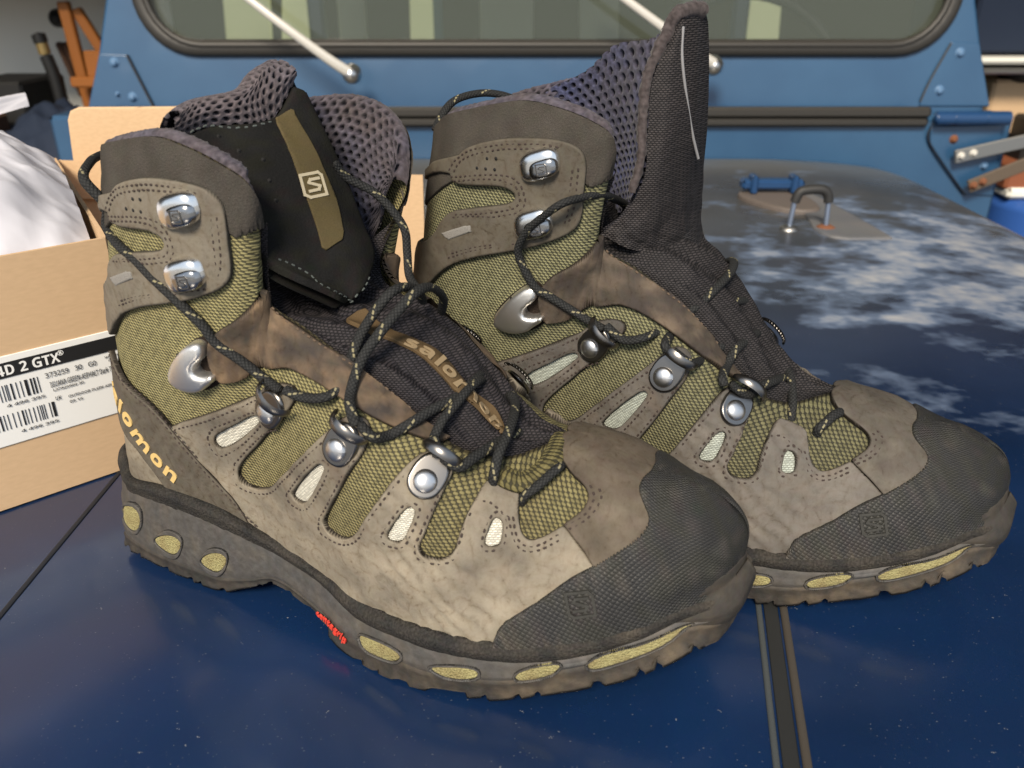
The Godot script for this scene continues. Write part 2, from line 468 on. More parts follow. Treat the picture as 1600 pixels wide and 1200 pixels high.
func tube(s: Soup, line: PackedVector3Array, radius: float, sides := 10, flat := 1.0, up := Vector3.UP, tile := 0.012, col := Color.WHITE, caps := true, taper := 1.0) -> void:
	var run := 0.0
	var last := []
	var ref := up
	for i in line.size():
		var d := (line[mini(i + 1, line.size() - 1)] - line[maxi(i - 1, 0)]).normalized()
		if i > 0:
			run += line[i].distance_to(line[i - 1])
		var side := d.cross(ref)
		if side.length() < 0.05:
			side = d.cross(Vector3(0.3, 0.5, 0.8))
		side = side.normalized()
		var top := side.cross(d).normalized()
		ref = top
		var ring := []
		var rr := radius * lerpf(1.0, taper, float(i) / maxi(line.size() - 1, 1))
		for k in sides + 1:
			var a := TAU * k / sides
			var o := side * cos(a) * rr + top * sin(a) * rr * flat
			ring.append(s.add(line[i] + o, (side * cos(a) * flat + top * sin(a)).normalized(), col, Vector2(run / tile, float(k) / sides)))
		if last:
			for k in sides:
				s.quad(last[k], last[k + 1], ring[k + 1], ring[k])
		if caps and (i == 0 or i == line.size() - 1):
			var e := -d if i == 0 else d
			var mid := s.add(line[i] + e * rr * 0.35, e, col, Vector2(run / tile, 0.5))
			for k in sides:
				s.tri(mid, ring[k], ring[k + 1])
		last = ring

func chaikin(poly: PackedVector2Array, times := 2, keep: Callable = none) -> PackedVector2Array:
	for r in times:
		var out := PackedVector2Array()
		var n := poly.size()
		for i in n:
			var a := poly[i]
			var b := poly[(i + 1) % n]
			var z := poly[(i + n - 1) % n]
			if keep.is_valid() and keep.call(a):
				out.append(a)
			else:
				out.append(a.lerp(z, 0.25))
				out.append(a.lerp(b, 0.25))
		poly = out
	return poly

# A pattern piece laid on a patch: rounded edges, own thickness, holes.
# o: lift, thick, bevel, edge (spacing along the edge), grid (spacing inside), bump(c) -> m, col(p, c) -> Color, uv ("side", angle, scale) , flush(c) -> bool, dome
func piece(P: Patch, outer: PackedVector2Array, holes: Array, o: Dictionary) -> Soup:
	var lift: float = o.get("lift", 0.0)
	var thick: float = o.get("thick", 0.0012)
	var bevel: float = o.get("bevel", 0.0008)
	var edge: float = o.get("edge", 0.0011)
	var grid: float = o.get("grid", 0.0028)
	var bump: Callable = o.get("bump", none)
	var colour: Callable = o.get("col", none)
	var flush: Callable = o.get("flush", none)
	var ang: float = o.get("angle", 0.0)
	var tile: float = o.get("tile", 0.0074)
	var planar: bool = o.get("planar", true)
	var dome: float = o.get("dome", 0.0)
	var cut: Color = o.get("cut", Color(-1, 0, 0))
	var rim := PackedByteArray()
	var pts := PackedVector2Array()
	var hgt := PackedFloat32Array()
	var loops := []
	var sources := [outer]
	sources.append_array(holes)
	var rings := [[0.0, -0.0006], [bevel * 0.08, thick * 0.6], [bevel * 0.4, thick * 0.92], [bevel * 1.1, thick]]
	for li in sources.size():
		var src: PackedVector2Array = sources[li]
		var clockwise := Geometry2D.is_polygon_clockwise(src)
		var loop := PackedVector2Array()
		for i in src.size():
			var a := src[i]
			var b := src[(i + 1) % src.size()]
			var d := P.p(a).distance_to(P.p(b))
			var k := maxi(1, roundi(d / edge))
			for q in k:
				loop.append(a.lerp(b, float(q) / k))
		# drop points that fall together
		var tidy := PackedVector2Array()
		for q in loop:
			if tidy.is_empty() or P.p(tidy[tidy.size() - 1]).distance_to(P.p(q)) > edge * 0.45:
				tidy.append(q)
		loop = tidy
		loops.append(loop)
		var n := loop.size()
		var sgn := 1.0 if (clockwise == (li == 0)) else -1.0
		for i in n:
			var c := loop[i]
			var flat_dir := (loop[(i + 1) % n] - loop[(i + n - 1) % n])
			var t3 := P.p(loop[(i + 1) % n]) - P.p(loop[(i + n - 1) % n])
			var inward3 := P.n(c).cross(t3).normalized()
			var w := P.step(c, inward3 * 0.001)
			# inward in the chart
			var want := Vector2(-flat_dir.y, flat_dir.x) * -sgn
			if w.dot(want) < 0.0:
				w = -w
			if w.length() > 6.0:
				w = w.normalized() * 6.0
			var is_flush: bool = flush.is_valid() and flush.call(c)
			for r in rings:
				var at: Vector2 = c + w * (r[0] * 1000.0)
				pts.append(at + Vector2(rng.randf() - 0.5, rng.randf() - 0.5) * 0.002)
				hgt.append(thick if is_flush else r[1])
				rim.append(1 if (not is_flush and r[1] < thick * 0.8) else 0)
	# inside points
	var box := Rect2(loops[0][0], Vector2.ZERO)
	for q in loops[0]:
		box = box.expand(q)
	var mid := box.get_center()
	var mu := maxf((P.p(mid + Vector2(1, 0)) - P.p(mid)).length(), 0.0002)
	var mv := maxf((P.p(mid + Vector2(0, 1)) - P.p(mid)).length(), 0.0002)
	var du := grid / mu
	var dv := grid / mv
	var clear := bevel * 1.1 + grid * 0.35
	var x := box.position.x + du * 0.5
	var odd := false
	var edge_hash := {}
	var hs := maxf(clear * 2.0, 0.002)
	for lp in loops:
		for q in lp:
			var p3 := P.p(q)
			var key := Vector3i((p3 / hs).floor())
			if not edge_hash.has(key):
				edge_hash[key] = PackedVector3Array()
			var arr: PackedVector3Array = edge_hash[key]
			arr.append(p3)
			edge_hash[key] = arr
	while x < box.end.x:
		var y := box.position.y + dv * (0.25 if odd else 0.75)
		while y < box.end.y:
			var c := Vector2(x, y) + Vector2((rng.randf() - 0.5) * du, (rng.randf() - 0.5) * dv) * 0.15
			if inside(c, loops):
				var p3 := P.p(c)
				var near_edge := false
				var k0 := Vector3i((p3 / hs).floor())
				for ax in range(-1, 2):
					for ay in range(-1, 2):
						for az in range(-1, 2):
							var key := k0 + Vector3i(ax, ay, az)
							if not near_edge and edge_hash.has(key):
								for e in edge_hash[key]:
									if e.distance_squared_to(p3) < clear * clear:
										near_edge = true
										break
				if not near_edge:
					pts.append(c)
					hgt.append(thick)
			y += dv
		x += du
		odd = not odd
	# a common scale for the triangulation, near to real lengths
	var scaled := PackedVector2Array()
	for q in pts:
		scaled.append(Vector2(q.x * mu, q.y * mv) * 1000.0)
	var tri := Geometry2D.triangulate_delaunay(scaled)
	var s := Soup.new()
	var ca := cos(ang)
	var sa := sin(ang)
	for i in pts.size():
		var c := pts[i]
		var b := P.p(c)
		var n := P.n(c)
		var h := hgt[i]
		if bump.is_valid() and h > 0.0:
			h += bump.call(c)
		if dome > 0.0:
			var q := (c - mid) / (box.size * 0.5)
			h += dome * maxf(0.0, 1.0 - q.length_squared()) if h > 0.0 else 0.0
		var uv := Vector2(b.x, b.y) if planar else Vector2(c.x * 0.00105, c.y * 0.00085)
		uv = Vector2(uv.x * ca - uv.y * sa, uv.x * sa + uv.y * ca) / tile
		var k_col: Color = colour.call(b, c) if colour.is_valid() else Color.WHITE
		if cut.r >= 0.0 and i < rim.size() and rim[i] == 1:
			k_col = cut
		s.add(b + n * (lift + h), n, k_col, uv)
	for k in range(0, tri.size(), 3):
		var g := (pts[tri[k]] + pts[tri[k + 1]] + pts[tri[k + 2]]) / 3.0
		if inside(g, loops):
			s.tri(tri[k], tri[k + 1], tri[k + 2])
	s.relight()
	return s

func inside(c: Vector2, loops: Array) -> bool:
	if not Geometry2D.is_point_in_polygon(c, loops[0]):
		return false
	for i in range(1, loops.size()):
		if Geometry2D.is_point_in_polygon(c, loops[i]):
			return false
	return true

# sheet as a plain grid
func sheet(P: Patch, from: Vector2, to: Vector2, su: int, sv: int, shape: Callable, colour: Callable, tile := 0.0074, planar := true) -> Soup:
	var s := Soup.new()
	for i in su + 1:
		for j in sv + 1:
			var c := Vector2(lerpf(from.x, to.x, float(i) / su), lerpf(from.y, to.y, float(j) / sv))
			var p := P.p(c)
			var n := P.n(c)
			var h: float = shape.call(c, p) if shape.is_valid() else 0.0
			s.add(p + n * h, n, colour.call(p, c) if colour.is_valid() else Color.WHITE, (Vector2(p.x, p.y) if planar else c * 0.001) / tile)
	for i in su:
		for j in sv:
			var a := i * (sv + 1) + j
			s.quad(a, a + 1, a + sv + 2, a + sv + 1)
	s.relight()
	return s

# thread stitches along a line on a patch
func stitches(s: Soup, P: Patch, line: PackedVector2Array, lift: float, pitch := 0.0031, length := 0.0021, radius := 0.00042, col := Color(0.02, 0.015, 0.012)) -> void:
	var dense := PackedVector2Array()
	for i in line.size() - 1:
		var a := line[maxi(i - 1, 0)]
		var d := line[mini(i + 2, line.size() - 1)]
		for k in 8:
			dense.append(line[i].cubic_interpolate(line[i + 1], a, d, k / 8.0))
	dense.append(line[line.size() - 1])
	var run := 0.0
	var next := 0.0005
	for i in dense.size() - 1:
		var a := P.p(dense[i])
		var b := P.p(dense[i + 1])
		var d := a.distance_to(b)
		while next < run + d and d > 1e-7:
			var c := dense[i].lerp(dense[i + 1], (next - run) / d)
			var p := P.p(c)
			var n := P.n(c)
			var dir := (b - a).normalized()
			dir = dir.rotated(n, rng.randf_range(-0.2, 0.2))
			var side := dir.cross(n)
			var l := length * rng.randf_range(0.8, 1.1) * 0.5
			var k := []
			var base := p + n * (lift - radius * 0.2)
			for q in [-1.0, 1.0]:
				k.append(s.add(base + dir * l * q - n * radius, dir * q, col))
			for q in [-0.55, 0.55]:
				k.append(s.add(base + dir * l * q + side * radius, (side + n * 0.5).normalized(), col))
				k.append(s.add(base + dir * l * q + n * radius * 0.9, n, col))
				k.append(s.add(base + dir * l * q - side * radius, (-side + n * 0.5).normalized(), col))
			s.quad(k[2], k[3], k[6], k[5])
			s.quad(k[3], k[4], k[7], k[6])
			s.tri(k[0], k[2], k[3])
			s.tri(k[0], k[3], k[4])
			s.tri(k[1], k[5], k[6])
			s.tri(k[1], k[6], k[7])
			next += pitch
		run += d

func flat_patch(origin: Vector3, x: Vector3, y: Vector3, size: Vector2) -> Patch:
	# a flat sheet; charts in millimetres from the origin
	var P := Patch.new()
	var n := x.cross(y).normalized()
	P.fill(Vector2.ZERO, size, 2, 2, func(u, v): return origin + x * u * 0.001 + y * v * 0.001, func(_p): return n)
	return P

func disc(s: Soup, at: Vector3, n: Vector3, profile: Array, sides := 28, col := Color.WHITE, squash := 1.0, along := Vector3.RIGHT) -> void:
	# a turned shape: profile = [radius, height] pairs from the rim to the centre
	var a := (along - n * along.dot(n)).normalized()
	var b := n.cross(a)
	var rows := []
	for q in profile:
		var row := []
		for k in sides + 1:
			var t := TAU * k / sides
			var d := a * cos(t) + b * sin(t) * squash
			row.append(s.add(at + d * q[0] + n * q[1], (d + n).normalized(), col))
		rows.append(row)
	for i in rows.size() - 1:
		for k in sides:
			s.quad(rows[i][k], rows[i][k + 1], rows[i + 1][k + 1], rows[i + 1][k])

# a bent ribbon of strokes: the squared letter mark of a rounded frame with an angular S in it
func mark(s: Soup, P: Patch, c: Vector2, up: Vector3, size: float, lift: float, width: float, height: float, col := Color.WHITE) -> void:
	var n := P.n(c)
	var y := (up - n * up.dot(n)).normalized()
	var x := y.cross(n).normalized()
	var frame := [[-0.5, -0.34], [-0.5, 0.5], [0.34, 0.5], [0.5, 0.34], [0.5, -0.5], [-0.34, -0.5], [-0.5, -0.34]]
	var ess := [[0.30, 0.24], [-0.16, 0.24], [-0.26, 0.12], [0.26, -0.10], [0.14, -0.24], [-0.30, -0.24]]
	for l in [frame, ess]:
		for i in l.size() - 1:
			var a: Vector3 = (x * l[i][0] + y * l[i][1]) * size
			var b: Vector3 = (x * l[i + 1][0] + y * l[i + 1][1]) * size
			var pa := P.p(c + P.step(c, a))
			var pb := P.p(c + P.step(c, b))
			var d := (pb - pa).normalized()
			var side := d.cross(n).normalized()
			s.box(Transform3D(Basis(d, n, side), (pa + pb) * 0.5 + n * lift), Vector3(pa.distance_to(pb) + width * 0.9, height, width), col)

# lettering laid along a line on a patch
func lettering(P: Patch, line: PackedVector2Array, text: String, height: float, lift: float, depth: float, bold := true, squeeze := 1.0) -> Soup:
	var m := TextMesh.new()
	m.text = text
	var f := SystemFont.new()
	f.font_names = PackedStringArray(["Droid Sans"])
	f.font_weight = 700 if bold else 400
	m.font = f
	m.font_size = 64
	m.pixel_size = 0.01
	m.depth = 0.02
	m.curve_step = 1.0
	var arr := m.get_mesh_arrays()
	var vs: PackedVector3Array = arr[Mesh.ARRAY_VERTEX]
	var box := m.get_aabb()
	var p3 := PackedVector3Array()
	var nn := PackedVector3Array()
	var dense := PackedVector2Array()
	for i in line.size() - 1:
		for k in 10:
			dense.append(line[i].cubic_interpolate(line[i + 1], line[maxi(i - 1, 0)], line[mini(i + 2, line.size() - 1)], k / 10.0))
	dense.append(line[line.size() - 1])
	var cum := PackedFloat32Array([0.0])
	for i in range(1, dense.size()):
		cum.append(cum[i - 1] + P.p(dense[i]).distance_to(P.p(dense[i - 1])))
	var total := cum[cum.size() - 1]
	var s := Soup.new()
	for v in vs:
		var r := (v.x - box.position.x) / box.size.x * total
		var i := 0
		while i < cum.size() - 2 and cum[i + 1] < r:
			i += 1
		var t := (r - cum[i]) / maxf(cum[i + 1] - cum[i], 1e-6)
		var c := dense[i].lerp(dense[i + 1], t)
		var n := P.n(c)
		var d := (P.p(dense[i + 1]) - P.p(dense[i])).normalized()
		var up := n.cross(d).normalized()
		var q := P.p(c) + up * ((v.y - box.position.y) / box.size.y - 0.5) * height + n * (lift + (depth if v.z > box.get_center().z else 0.0))
		s.add(q, n)
	var ix: PackedInt32Array = arr[Mesh.ARRAY_INDEX] if arr[Mesh.ARRAY_INDEX] != null else PackedInt32Array(range(vs.size()))
	s.ix = ix.duplicate()
	s.relight()
	return s

# ---------------------------------------------------------------- materials
func noise_tex(size: int, freq: float, lo: Color, hi: Color, kind := FastNoiseLite.TYPE_SIMPLEX_SMOOTH, seed_at := 1, octaves := 4) -> NoiseTexture2D:
	var t := NoiseTexture2D.new()
	t.width = size
	t.height = size
	t.seamless = true
	t.generate_mipmaps = false
	var f := FastNoiseLite.new()
	f.noise_type = kind
	f.frequency = freq
	f.seed = seed_at
	f.fractal_octaves = octaves
	t.noise = f
	var g := Gradient.new()
	g.set_color(0, lo)
	g.set_color(1, hi)
	t.color_ramp = g
	return t

func mat(col: Color, rough := 0.8, metal := 0.0, spec := 0.5) -> StandardMaterial3D:
	var m := StandardMaterial3D.new()
	m.albedo_color = col.linear_to_srgb()
	m.albedo_color.a = col.a
	m.roughness = rough
	m.metallic = metal
	m.metallic_specular = spec
	return m

func tri_tex(m: StandardMaterial3D, colour: Texture2D, relief: Texture2D, scale: float, depth: float) -> StandardMaterial3D:
	m.uv1_triplanar = true
	m.uv1_scale = Vector3.ONE * scale
	m.vertex_color_use_as_albedo = true
	if colour:
		m.albedo_texture = colour
	if relief:
		m.heightmap_enabled = true
		m.heightmap_texture = relief
		m.heightmap_scale = depth
	return m

func image_tex(w: int, h: int, paint: Callable) -> ImageTexture:
	var im := Image.create(w, h, false, Image.FORMAT_RGB8)
	for y in h:
		for x in w:
			im.set_pixel(x, y, paint.call(x, y))
	return ImageTexture.create_from_image(im)

# woven cloth: staggered slanting dashes; gives [colour, relief]
func weave(n: int, across: int, down: int, slant: float, yarn: Color, gap: Color, long := 0.47, fat := 0.36) -> Array:
	var r := RandomNumberGenerator.new()
	r.seed = 5
	var tone := []
	for k in across * down:
		tone.append(r.randf_range(0.72, 1.12))
	var hgt := PackedFloat32Array()
	hgt.resize(n * n)
	var im := Image.create(n, n, false, Image.FORMAT_RGB8)
	var rel := Image.create(n, n, false, Image.FORMAT_RGB8)
	for y in n:
		for x in n:
			var fy := float(y) / n * down
			var best := 0.0
			var bt := 1.0
			for dr in range(-1, 2):
				var row := int(floor(fy)) + dr
				var off := 0.5 if posmod(row, 2) == 1 else 0.0
				var fx := float(x) / n * across + off
				for dc in range(-1, 2):
					var colm := int(floor(fx)) + dc
					var dx := fx - colm - 0.5
					var dy := fy - row - 0.5
					var e := pow(absf(dx) / long, 2.6) + pow(absf(dy + dx * slant) / fat, 2.6)
					if e < 1.0:
						var v := pow(1.0 - e, 0.4)
						if v > best:
							best = v
							bt = tone[posmod(row, down) * across + posmod(colm, across)]
			var strand := 0.88 + 0.12 * sin(float(y) / n * down * TAU * 3.0)
			var c := gap.lerp(yarn * bt * strand, clampf(best * 1.25, 0.0, 1.0))
			c.a = 1.0
			im.set_pixel(x, y, c.linear_to_srgb())
			rel.set_pixel(x, y, Color(best, best, best))
	return [ImageTexture.create_from_image(im), ImageTexture.create_from_image(rel)]

func materials() -> void:
	var grain := noise_tex(512, 0.03, Color(0.78, 0.77, 0.75), Color(1, 1, 1), FastNoiseLite.TYPE_SIMPLEX_SMOOTH, 3, 5)
	var pores := noise_tex(512, 0.06, Color(0, 0, 0), Color(1, 1, 1), FastNoiseLite.TYPE_CELLULAR, 7, 2)
	var scuff := noise_tex(512, 0.035, Color(0, 0, 0), Color(1, 1, 1), FastNoiseLite.TYPE_SIMPLEX, 11, 5)
	var creases := NoiseTexture2D.new()
	creases.width = 1024
	creases.height = 1024
	creases.seamless = true
	creases.generate_mipmaps = false
	var cf := FastNoiseLite.new()
	cf.seed = 71
	cf.frequency = 0.006
	cf.fractal_type = FastNoiseLite.FRACTAL_RIDGED
	cf.fractal_octaves = 6
	cf.fractal_gain = 0.62
	cf.domain_warp_enabled = true
	cf.domain_warp_amplitude = 40.0
	cf.domain_warp_frequency = 0.01
	creases.noise = cf
	var cg := Gradient.new()
	cg.set_color(0, Color(0.80, 0.78, 0.76))
	cg.set_offset(0, 0.0)
	cg.set_color(1, Color(0.64, 0.61, 0.58))
	cg.set_offset(1, 1.0)
	cg.add_point(0.45, Color(1, 1, 1))
	cg.add_point(0.74, Color(0.92, 0.90, 0.88))
	cg.add_point(0.88, Color(0.79, 0.76, 0.73))
	creases.color_ramp = cg
	M.leather = tri_tex(mat(Color.WHITE, 0.72, 0, 0.32), creases, creases, 14.0, 0.035)
	M.suede = tri_tex(mat(Color.WHITE, 0.95, 0, 0.15), noise_tex(512, 0.12, Color(0.6, 0.6, 0.6), Color(1, 1, 1), FastNoiseLite.TYPE_SIMPLEX, 13, 4), pores, 30.0, 0.018)
	M.rubber = tri_tex(mat(Color.WHITE, 0.6, 0, 0.4), grain, scuff, 14.0, 0.018)
	M.rough_rubber = tri_tex(mat(Color.WHITE, 0.85, 0, 0.3), noise_tex(512, 0.05, Color(0.55, 0.55, 0.55), Color(1, 1, 1), FastNoiseLite.TYPE_SIMPLEX, 17, 4), scuff, 26.0, 0.05)
	M.foam = tri_tex(mat(Color.WHITE, 0.9, 0, 0.2), noise_tex(256, 0.08, Color(0.72, 0.7, 0.65), Color(1, 1, 1), FastNoiseLite.TYPE_SIMPLEX, 19, 4), pores, 40.0, 0.06)
	var wv := weave(256, 4, 6, 0.55, Color(0.325, 0.295, 0.145), Color(0.070, 0.066, 0.042), 0.52, 0.41)
	M.weave = mat(Color.WHITE, 0.8, 0, 0.35)
	M.weave.vertex_color_use_as_albedo = true
	M.weave.albedo_texture = wv[0]
	M.weave.heightmap_enabled = true
	M.weave.heightmap_texture = wv[1]
	M.weave.heightmap_scale = 0.06
	var wp := weave(128, 4, 8, 0.0, Color(0.72, 0.70, 0.60), Color(0.42, 0.40, 0.34), 0.5, 0.42)
	M.pale_cloth = mat(Color.WHITE, 0.8)
	M.pale_cloth.albedo_texture = wp[0]
	M.pale_cloth.vertex_color_use_as_albedo = true
	M.pale_cloth.heightmap_enabled = true
	M.pale_cloth.heightmap_texture = wp[1]
	M.pale_cloth.heightmap_scale = 0.03
	var wb := weave(128, 4, 8, 0.0, Color(0.058, 0.054, 0.058), Color(0.008, 0.008, 0.010), 0.46, 0.42)
	M.black_cloth = mat(Color.WHITE, 0.72, 0, 0.4)
	M.black_cloth.albedo_texture = wb[0]
	M.black_cloth.vertex_color_use_as_albedo = true
	M.black_cloth.heightmap_enabled = true
	M.black_cloth.heightmap_texture = wb[1]
	M.black_cloth.heightmap_scale = 0.05
	M.knit = mat(Color.WHITE, 0.9, 0, 0.2)
	M.knit.vertex_color_use_as_albedo = true
	M.knit.rim_enabled = true
	M.knit.rim = 0.2
	M.knit.rim_tint = 0.6
	M.ribbon = tri_tex(mat(Color.WHITE, 0.75, 0, 0.3), noise_tex(256, 0.1, Color(0.75, 0.75, 0.75), Color(1, 1, 1), FastNoiseLite.TYPE_SIMPLEX, 23, 3), null, 60.0, 0.0)
	M.thread = mat(Color.WHITE, 0.85)
	M.thread.vertex_color_use_as_albedo = true
	M.print = mat(Color(0.42, 0.37, 0.26), 0.7)
	M.dull_print = mat(Color(0.27, 0.20, 0.115), 0.7)
	M.gold_print = mat(Color(0.62, 0.44, 0.17), 0.6)
	M.red_print = mat(Color(0.62, 0.05, 0.03), 0.6)
	M.chrome = mat(Color(0.84, 0.83, 0.80), 0.16, 1.0)
	M.chrome.roughness = 0.24
	M.dark_metal = mat(Color(0.21, 0.20, 0.19), 0.30, 1.0)
	M.satin = mat(Color(0.86, 0.84, 0.80), 0.42, 1.0)
	M.pad_metal = mat(Color(0.36, 0.36, 0.36), 0.22, 1.0)
	M.rivet = mat(Color(0.62, 0.61, 0.6), 0.33, 1.0)
	# laces: dark braid with pale flecks
	var lw := 96
	var lh := 64
	var lace_c := image_tex(lw, lh, func(x, y):
		var u: float = float(x) / lw
		var v: float = float(y) / lh
		var b := absf(sin((u * 9.0 + v * 6.0) * PI)) * absf(sin((u * 9.0 - v * 6.0) * PI))
		var c := Color(0.008, 0.0085, 0.009).lerp(Color(0.026, 0.027, 0.027), sqrt(b))
		for q in [[0.2, 0.12], [0.32, 0.2], [0.44, 0.28], [0.2, 0.62], [0.32, 0.70], [0.44, 0.78]]:
			if absf(u - q[0]) < 0.042 and absf(v - q[1] - (u - q[0]) * 0.5) < 0.036:
				c = Color(0.25, 0.22, 0.13)
		return c.linear_to_srgb())
	var lace_h := image_tex(lw, lh, func(x, y):
		var u: float = float(x) / lw
		var v: float = float(y) / lh
		var b := sqrt(absf(sin((u * 9.0 + v * 6.0) * PI)) * absf(sin((u * 9.0 - v * 6.0) * PI)))
		return Color(b, b, b))
	M.lace = mat(Color.WHITE, 0.75, 0, 0.35)
	M.lace.albedo_texture = lace_c
	M.lace.heightmap_enabled = true
	M.lace.heightmap_texture = lace_h
	M.lace.heightmap_scale = 0.035
	# moulded crosshatch of the toe cap
	var cap_h := image_tex(128, 128, func(x, y):
		var u: float = x / 16.0
		var v: float = y / 16.0
		var a := pow(absf(sin(PI * (u + v) * 0.5)), 0.5) * pow(absf(sin(PI * (u - v) * 0.5)), 0.5)
		return Color(a, a, a))
	M.toe_rubber = mat(Color.WHITE, 0.55, 0, 0.42)
	M.toe_rubber.vertex_color_use_as_albedo = true
	M.toe_rubber.heightmap_enabled = true
	M.toe_rubber.heightmap_texture = cap_h
	M.toe_rubber.heightmap_scale = 0.03
	M.toe_rubber.roughness_texture = noise_tex(256, 0.02, Color(0.6, 0.6, 0.6), Color(1, 1, 1), FastNoiseLite.TYPE_SIMPLEX, 31, 5)
	M.toe_rubber.roughness = 0.72
	# car and surroundings
	M.blue = mat(Color(0.026, 0.084, 0.172), 0.38, 0, 0.5)
	M.blue.clearcoat_enabled = true
	M.blue.clearcoat = 0.6
	M.blue.clearcoat_roughness = 0.25
	M.blue.albedo_texture = noise_tex(512, 0.006, Color(0.86, 0.9, 0.93), Color(1, 1, 1), FastNoiseLite.TYPE_SIMPLEX, 37, 5)
	M.blue.uv1_triplanar = true
	M.blue.uv1_scale = Vector3.ONE * 2.0
	M.black_rubber = mat(Color(0.022, 0.022, 0.022), 0.6)
	M.glass = mat(Color(0.13, 0.15, 0.11, 0.24), 0.05, 0.0, 0.4)
	M.glass.transparency = BaseMaterial3D.TRANSPARENCY_ALPHA
	M.steel = mat(Color(0.35, 0.35, 0.34), 0.45, 1.0)
	M.rust = mat(Color(0.17, 0.065, 0.03), 0.9)
	M.white_metal = mat(Color(0.62, 0.60, 0.55), 0.35, 0.2)
	M.card = mat(Color(0.62, 0.435, 0.265), 0.9, 0, 0.2)
	M.card.albedo_texture = noise_tex(512, 0.05, Color(0.95, 0.945, 0.94), Color(1, 1, 1), FastNoiseLite.TYPE_SIMPLEX, 41, 5)
	M.card.uv1_triplanar = true
	M.card.uv1_scale = Vector3(6, 14, 6)
	M.paper = mat(Color(0.66, 0.66, 0.72), 0.85)
	M.label = mat(Color(0.82, 0.82, 0.80), 0.5)
	M.ink = mat(Color(0.012, 0.012, 0.013), 0.5)

# ---------------------------------------------------------------- the boot
class Boot:
	var root: Node3D
	var outer: Array
	var inner: Array
	var sole: Array
	var upper: Patch
	var base: Patch
	var worn: float
	func rib(u: float, v: float) -> Vector3:
		u = fposmod(u, 42.0)
		var table := outer
		if u > 21.0:
			u = 42.0 - u
			table = inner
		var q := row_at(table, u)
		var s := sin(v * PI / 2)
		var cc := cos(v * PI / 2)
		var k := q[6]
		var a := v * (1 - k) + s * k
		var z := (1 - v) * (1 - k) + cc * k
		var bulge := sin(PI * clampf(v, 0, 1))
		return Vector3(q[0] + (q[3] - q[0]) * a + q[8] * bulge, q[1] + (q[4] - q[1]) * a, q[5] + (q[2] - q[5]) * z + q[7] * bulge)
	static func row_at(table: Array, u: float) -> PackedFloat32Array:
		var n := table.size()
		u = clampf(u, 0.0, n - 1.0)
		var i := mini(int(u), n - 2)
		var t := u - i
		var p1: PackedFloat32Array = table[i]
		var p2: PackedFloat32Array = table[i + 1]
		var p0: PackedFloat32Array = table[maxi(i - 1, 0)]
		var p3: PackedFloat32Array = table[mini(i + 2, n - 1)]
		var out := PackedFloat32Array()
		out.resize(p1.size())
		for k in p1.size():
			var b := p1[k]
			var c := p2[k]
			var a := p0[k] if i > 0 else 2.0 * b - c
			var d := p3[k] if i < n - 2 else 2.0 * c - b
			out[k] = 0.5 * (2.0 * b + (c - a) * t + (2.0 * a - 5.0 * b + 4.0 * c - d) * t * t + (3.0 * b - a - 3.0 * c + d) * t * t * t)
		return out
	func wall(u: float, v: float) -> Vector3:
		# the side of the sole: v 0 at the welt, 1 at the bottom edge
		u = fposmod(u, 42.0)
		var flip := 1.0
		if u > 21.0:
			u = 42.0 - u
			flip = -1.0
		var q := row_at(sole, u)
		var w := clampf(v * 3.0, 0.0, 3.0)
		var i := mini(int(w), 2)
		var a := Vector3(q[i * 3], q[i * 3 + 1], q[i * 3 + 2])
		var b := Vector3(q[i * 3 + 3], q[i * 3 + 4], q[i * 3 + 5])
		var p := a.lerp(b, w - i)
		return Vector3(p.x, p.y, p.z * flip)

func chart(list: Array, flip := 1.0, about := 0.0, tuck := false) -> PackedVector2Array:
	var out := PackedVector2Array()
	for i in range(0, list.size(), 2):
		var u: float = list[i] * 0.01
		u = about + (u - about) * flip
		out.append(Vector2(u * 13.0, list[i + 1] * 0.1 if list[i + 1] > 28 or not tuck else -6.0))
	return out

func around(list: Array, about: float) -> PackedVector2Array:
	# a piece that goes on, mirrored, to the other side of the boot about one rib
	var a := chart(list, 1.0, 0.0, true)
	var b := chart(list, -1.0, about, true)
	b.reverse()
	a.append_array(b)
	return a

func tidy(poly: PackedVector2Array) -> PackedVector2Array:
	var out := PackedVector2Array()
	for p in poly:
		if out.is_empty() or out[out.size() - 1].distance_to(p) > 0.05:
			out.append(p)
	if out.size() > 2 and out[0].distance_to(out[out.size() - 1]) < 0.05:
		out.remove_at(out.size() - 1)
	return out

